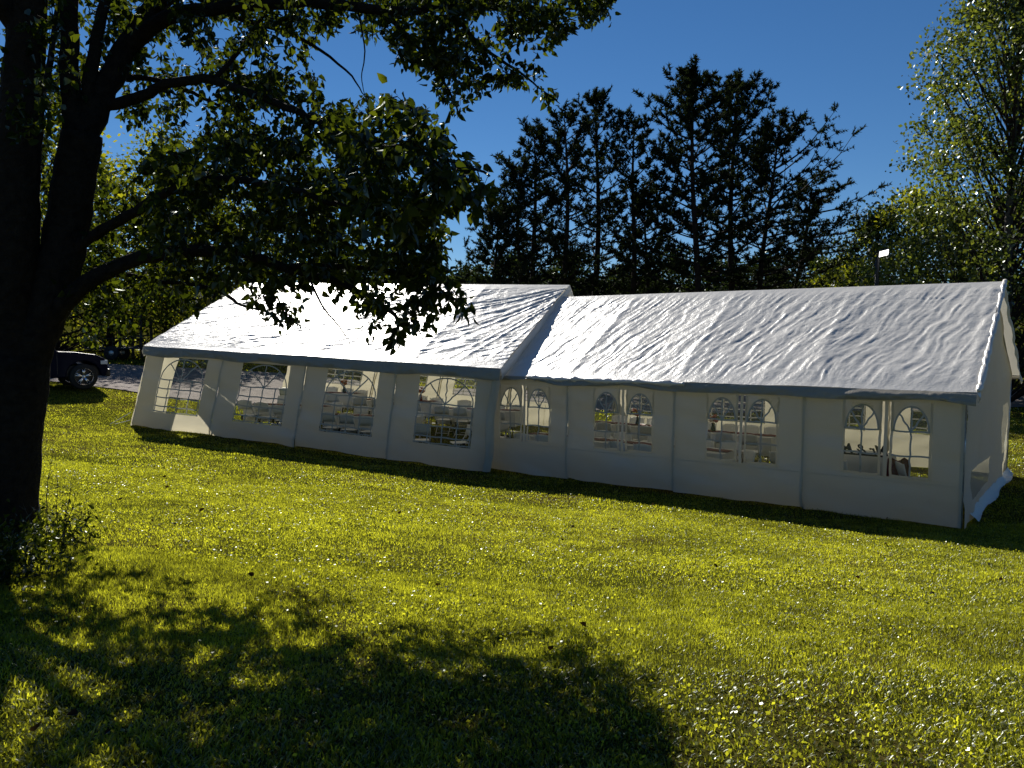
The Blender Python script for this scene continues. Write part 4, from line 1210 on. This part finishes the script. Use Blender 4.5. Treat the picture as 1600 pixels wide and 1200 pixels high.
# fallen leaves
M['dry_leaf'] = leafy('fallen_leaf', (.02, .012, .007), (.06, .03, .015), (.06, .03, .01), .3, .05)
lm = []
for k in range(4):
    o = leaves_mesh('fallen_leaf', np.zeros((1, 3)), np.array([[1., 0, 0]]), np.array([1.]), M['dry_leaf'], None, rngT, 'leaf', .7, hue=np.array([.1 + .22 * k]))
    lm.append(o.data); bpy.data.objects.remove(o)
for k in range(70):
    y_ = math.sqrt(rT.uniform(3 ** 2, 14 ** 2)); x_ = rT.uniform(-1, 1) * .62 * y_
    o = bpy.data.objects.new('fallen_leaf', lm[k % 4]); C.objects.link(o)
    o.location = (x_, y_, gzs(x_, y_) + .045); o.rotation_euler = (rT.uniform(-.6, .6), rT.uniform(-.6, .6), rT.uniform(0, 6.28)); s_ = rT.uniform(.03, .06); o.scale = (s_,) * 3
    tagp(o, 'small brown fallen leaf lying on the lawn', 'leaf', 'fallen leaves scattered on the lawn')
o = bpy.data.objects.new('fallen_leaf', lm[3]); C.objects.link(o); p = at(668, 1026, 4.05)
o.location = (p[0], p[1], gzs(p[0], p[1]) + .05); o.scale = (.06,) * 3; o.rotation_euler = (.3, .5, 1)
tagp(o, 'orange fallen leaf in the dappled shade at the bottom of the lawn', 'leaf')

# weeds round the foot of the pear tree
def ground_at(px, py):
    r_ = ray(px, py); t = 3.
    for _ in range(60):
        P = r_ * t; z = gzs(P[0], P[1]); tn = (z - EYE) / r_[2]; t = .5 * t + .5 * tn
    return P[0], P[1], z
x, y, z = ground_at(75, 850)
wd = empty('dead_weed', (x, y, z), 0, 'tall dry weed stalks beside the foot of the pear tree', 'weed')
mb = MB()
for k, (dx, hgt, ln) in enumerate(((-.02, .78, .06), (.03, .55, -.02), (.08, .46, .05), (.12, .42, .12), (.02, .38, .2), (-.05, .35, -.12), (.1, .3, .25), (-.02, .3, -.2), (.15, .25, .1))):
    pts = [(dx + ln * q * q + .01 * math.sin(q * 8 + k), .1 * math.sin(k) + .05 * q, hgt * q) for q in np.linspace(0, 1, 7)]
    mb.tube(pts, [.0055 * (1 - q * .75) for q in np.linspace(0, 1, 7)], 5)
    for q in (3, 4, 5):
        p = pts[q]; mb.tube([p, (p[0] + rT.uniform(-.09, .09), p[1] + rT.uniform(-.05, .05), p[2] + rT.uniform(.03, .1))], [.003, .0015], 4)
        mb.lathe([(.001, 0), (.007, .008), (.001, .018)], (p[0], p[1], p[2]), 5)
mb.build('stalks', M['stem'], wd)
n = 700; r = np.random.default_rng(9)
c0 = np.stack([r.normal(0, .17, n), r.normal(0, .15, n), np.abs(r.normal(0, .11, n))], -1) + np.array([.05, 0, 0])
leaves_mesh('weed_leaves', c0, unit(r.normal(size=(n, 3)) + [0, 0, .5]), r.uniform(.025, .07, n), M['leaf'], wd, r, 'quad', .35)
x, y, z = ground_at(8, 905)
bs = empty('low_shrub', (x - .1, y, z), 0, 'low glossy-leaved shrub at the left picture edge in front of the pear trunk', 'shrub')
n = 2400
c0 = np.stack([r.normal(-.12, .24, n), r.normal(0, .3, n), np.abs(r.normal(.02, .15, n))], -1)
leaves_mesh('foliage', c0, unit(r.normal(size=(n, 3)) + [0, 0, .3]), r.uniform(.03, .06, n), M['leaf'], bs, r, 'leaf', .5)
mb = MB()
for k in range(24):
    q = c0[k * 7]; mb.tube([(q[0] * .3, q[1] * .3, 0), tuple(q)], [.004, .002], 4)
mb.build('stems', M['stem'], bs)

# ------------------------------------------------------------------ pickup truck
tx, ty = -13.45, 25.0; tz = gzs(tx, ty) + .0
TR = empty('pickup_truck', (tx, ty, tz), math.radians(40), 'dark navy pickup truck with chrome wheels parked on the drive behind the pear trunk', 'truck')
WR = .41
TR.scale = (.94,) * 3
def arc(cx, r, a0, a1, n=9): return [(cx + r * math.cos(a), WR + r * math.sin(a)) for a in np.linspace(a0, a1, n)]
WB = -3.6; ar = .50
prof = [(.66, .40), (.72, .62), (.70, .86), (.60, 1.0), (.35, 1.11), (-.25, 1.20), (-.72, 1.22), (-1.35, 1.80), (-1.6, 1.86), (-3.2, 1.86), (-3.38, 1.80), (-3.50, 1.28), (-5.15, 1.27), (-5.17, .6), (-5.1, .5)]
low = [(WB - ar - .05, .42)] + arc(WB, ar, math.pi, 0)[1:-1] + [(WB + ar, .42), (-ar, .38)] + arc(0, ar, math.pi, 0)[1:-1] + [(ar, .42)]
prof2 = prof + low
# side shells + top skin: extruded profile with tumblehome
mb = MB(); hw = .98
def ring(y, inset):
    return [(x, y * (1 - inset * max(0, (z - 1.2)) / .66), z) for x, z in prof2]
rs = [ring(-hw + .05, .20), ring(-hw, .18), ring(hw, .18), ring(hw - .05, .20)]
rs = [ring(-hw, .18), ring(hw, .18)]
np_ = len(prof2)
for rg_ in rs: mb.v += rg_
for i in range(np_):
    j = (i + 1) % np_; mb.f.append((i, j, np_ + j, np_ + i))
mb.f.append(tuple(range(np_))[::-1]); mb.f.append(tuple(range(np_, 2 * np_)))
body = mb.build('body', M['paint'], TR); bevel(body, .05, 3)
bx_ = MB().box((-5.05, -.80, .42), (.6, .80, .75)).build('chassis', M['paint_dark'], TR)
def side_poly(pts, y, name, mat, th=.012, inset=.18):
    mb = MB(); n = len(pts)
    for off in (0, -th * (1 if y < 0 else -1) * -1):
        for x, z in pts:
            yy = (y + off * 1.0) * (1 - inset * max(0, (z - 1.2)) / .66); mb.v.append((x, yy, z))
    mb.f.append(tuple(range(n))); mb.f.append(tuple(range(n, 2 * n))[::-1])
    for i in range(n): mb.f.append((i, (i + 1) % n, n + (i + 1) % n, n + i))
    return mb.build(name, mat, TR)
for y in (-hw - .004, hw + .004):
    side_poly([(-.95, 1.26), (-1.40, 1.74), (-2.2, 1.76), (-2.2, 1.26)], y, 'side_window', M['car_glass'])
    side_poly([(-2.3, 1.26), (-2.3, 1.76), (-3.15, 1.74), (-3.35, 1.28)], y, 'side_window', M['car_glass'])
# door lines, handles, mirror, trim, emblem
for x in (-.75, -2.25, -3.42):
    MB().box((x - .008, -hw - .006, .5), (x + .008, -hw + .004, 1.22)).build('door_gap', M['paint_dark'], TR)
for x in (-1.95, -3.2): bevel(MB().box((x - .1, -hw - .04, 1.06), (x + .1, -hw - .005, 1.10)).build('door_handle', M['chrome'], TR), .01)
bevel(MB().box((-1.12, -hw - .25, 1.22), (-.92, -hw - .02, 1.48)).build('wing_mirror', M['paint_dark'], TR), .03)
mb = MB()
for k in range(7): mb.box((-.92 - .055 * k, -hw - .012, .985), (-.92 - .055 * k + .035, -hw - .003, 1.03))
mb.build('badge', M['chrome'], TR)
MB().box((-4.9, -hw - .06, .40), (.2, -hw + .02, .47)); 
bevel(MB().box((.66, -.93, .40), (.80, .93, .64)).build('front_bumper', M['paint_dark'], TR), .04)
bevel(MB().box((.60, -.62, .68), (.73, .62, .95)).build('grille', M['chrome'], TR), .02)
for s_ in (-1, 1): bevel(MB().box((.48, min(s_ * .66, s_ * .985), .78), (.715, max(s_ * .66, s_ * .985), .93)).build('headlight', M['lens'], TR), .03)
side_ws = MB(); side_ws.v += [(-.74, -.80, 1.235), (-.74, .80, 1.235), (-1.33, .72, 1.805), (-1.33, -.72, 1.805)]
side_ws.v = [(x + .012, y, z + .012) for x, y, z in side_ws.v]; side_ws.f.append((0, 1, 2, 3)); side_ws.build('windscreen', M['car_glass'], TR)
def wheel(x, y, sgn):
    w = MB(); R0, wt = WR, .13
    w.lathe([(.27, -wt), (R0 - .03, -wt), (R0, -wt + .03), (R0, wt - .03), (R0 - .03, wt), (.27, wt)], (x, y, WR), 32, 'y')
    t = w.build('tyre', M['tyre'], TR, True)
    rm = MB(); ys = y + sgn * wt * .8
    rm.lathe([(.285, -.06), (.275, .0), (.262, .0), (.262, -.04)], (x, ys, WR), 32, 'y')
    for k in range(5):
        for dd in (-.16, .16):
            a = k * 2 * math.pi / 5 + math.pi / 2; a2 = a + dd
            rm.tube([(x + .05 * math.cos(a), ys + sgn * .01, WR + .05 * math.sin(a)), (x + .27 * math.cos(a2), ys - sgn * .005, WR + .27 * math.sin(a2))], [.032, .022], 6)
    rm.lathe([(.001, sgn * .03), (.055, sgn * .02), (.07, -sgn * .01)], (x, ys, WR), 16, 'y')
    rm.build('rim', M['chrome'], t, True)
    MB().lathe([(.001, 0), (.25, 0)], (x, y + sgn * .03, WR), 24, 'y').build('hub_back', M['paint_dark'], t)
for x in (0, WB):
    for s_ in (-1, 1): wheel(x, s_ * .84, s_)

# utility trailer and pipe gate further back
p = at(183, 540, 37); tz_ = gzs(p[0], 37)
TL = empty('utility_trailer', (p[0], 37, tz_), math.radians(8), 'small dark utility trailer parked beyond the gravel drive left of the tents', 'trailer')
MB().box((-1.2, -.65, .48), (1.1, .65, .56)).build('bed', M['rust'], TL)
mb = MB()
for x in (-1.15, -.4, .35, 1.05):
    for y in (-.62, .62): mb.tube([(x, y, .5), (x, y, .95)], .022, 5)
for y in (-.62, .62): mb.tube([(-1.15, y, .95), (1.05, y, .95)], .022, 5)
mb.build('rails', M['rust'], TL)
for s_ in (-1, 1):
    w = MB(); w.lathe([(.12, -.09), (.30, -.09), (.32, -.06), (.32, .06), (.30, .09), (.12, .09)], (0, s_ * .75, .32), 20, 'y'); ty_ = w.build('tyre', M['tyre'], TL, True)
    MB().lathe([(.001, s_ * .05), (.16, s_ * .06), (.17, 0)], (0, s_ * .77, .32), 14, 'y').build('rim', M['pole'], ty_, True)
MB().tube([(1.1, -.5, .5), (2.1, 0, .48)], .03, 5).tube([(1.1, .5, .5), (2.1, 0, .48)], .03, 5).build('drawbar', M['rust'], TL)
for gi, (px, wdt) in enumerate(((204, 1.0), (222, .9))):
    p = at(px, 530, 38 + gi); gz_ = gzs(p[0], 38 + gi)
    G = empty('yard_frame', (p[0], 38 + gi, gz_), 0, ['dark upright timber frame beyond the drive, nearer the trailer', 'dark upright timber frame beyond the drive, nearer the tent corner'][gi], 'frame')
    for x in (-wdt / 2, wdt / 2):
        MB().box((x - .05, -.05, 0), (x + .05, .05, 2.1 - gi * .2)).build('post', M['wood_dark'], G)
    for z in (.5, 1.0, 1.5, 1.95 - gi * .2):
        MB().box((-wdt / 2 + .05, -.03, z), (wdt / 2 - .05, .03, z + .07)).build('rail', M['wood_dark'], G)

# flood light on a pole behind the right tent
p = at(1371, 402, 29.5); z0 = gzs(p[0], 29.5)
LP = empty('flood_light', (p[0], 29.5, z0), 0, 'dark pole with one bright white flood light head behind the right tent', 'lamp')
MB().tube([(0, 0, 0), (0, 0, p[2] - z0 - .05)], [.09, .075], 8).build('pole', M['rust'], LP, True)
hd = MB().box((-.02, -.22, -.06), (.62, .22, .06)).build('lamp_head', M['rust'], LP); bevel(hd, .02)
hd.location = (0.02, 0, p[2] - z0 + .12); hd.rotation_euler = (math.radians(-52), math.radians(-14), 0); hd.scale = (.62,) * 3
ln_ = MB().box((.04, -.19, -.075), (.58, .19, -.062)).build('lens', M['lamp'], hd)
# far woodland fence line at the right
x, y = 15.5, 33.; FE = empty('rail_fence', (0, 0, 0), 0, 'pale low rail fence in the shade beyond the right end of the tent', 'fence')
for k in range(14):
    fx = 12 + k * 1.6; fz = gzs(fx, 31.)
    MB().box((fx - .04, 30.96, fz), (fx + .04, 31.04, fz + .55)).build('post', M['bark_pale'], FE)
    if k < 13:
        fz2 = gzs(fx + 1.6, 31.)
        MB().tube([(fx + .04, 31, fz + .5), (fx + 1.56, 31, fz2 + .5)], .03, 5).build('rail', M['bark_pale'], FE)
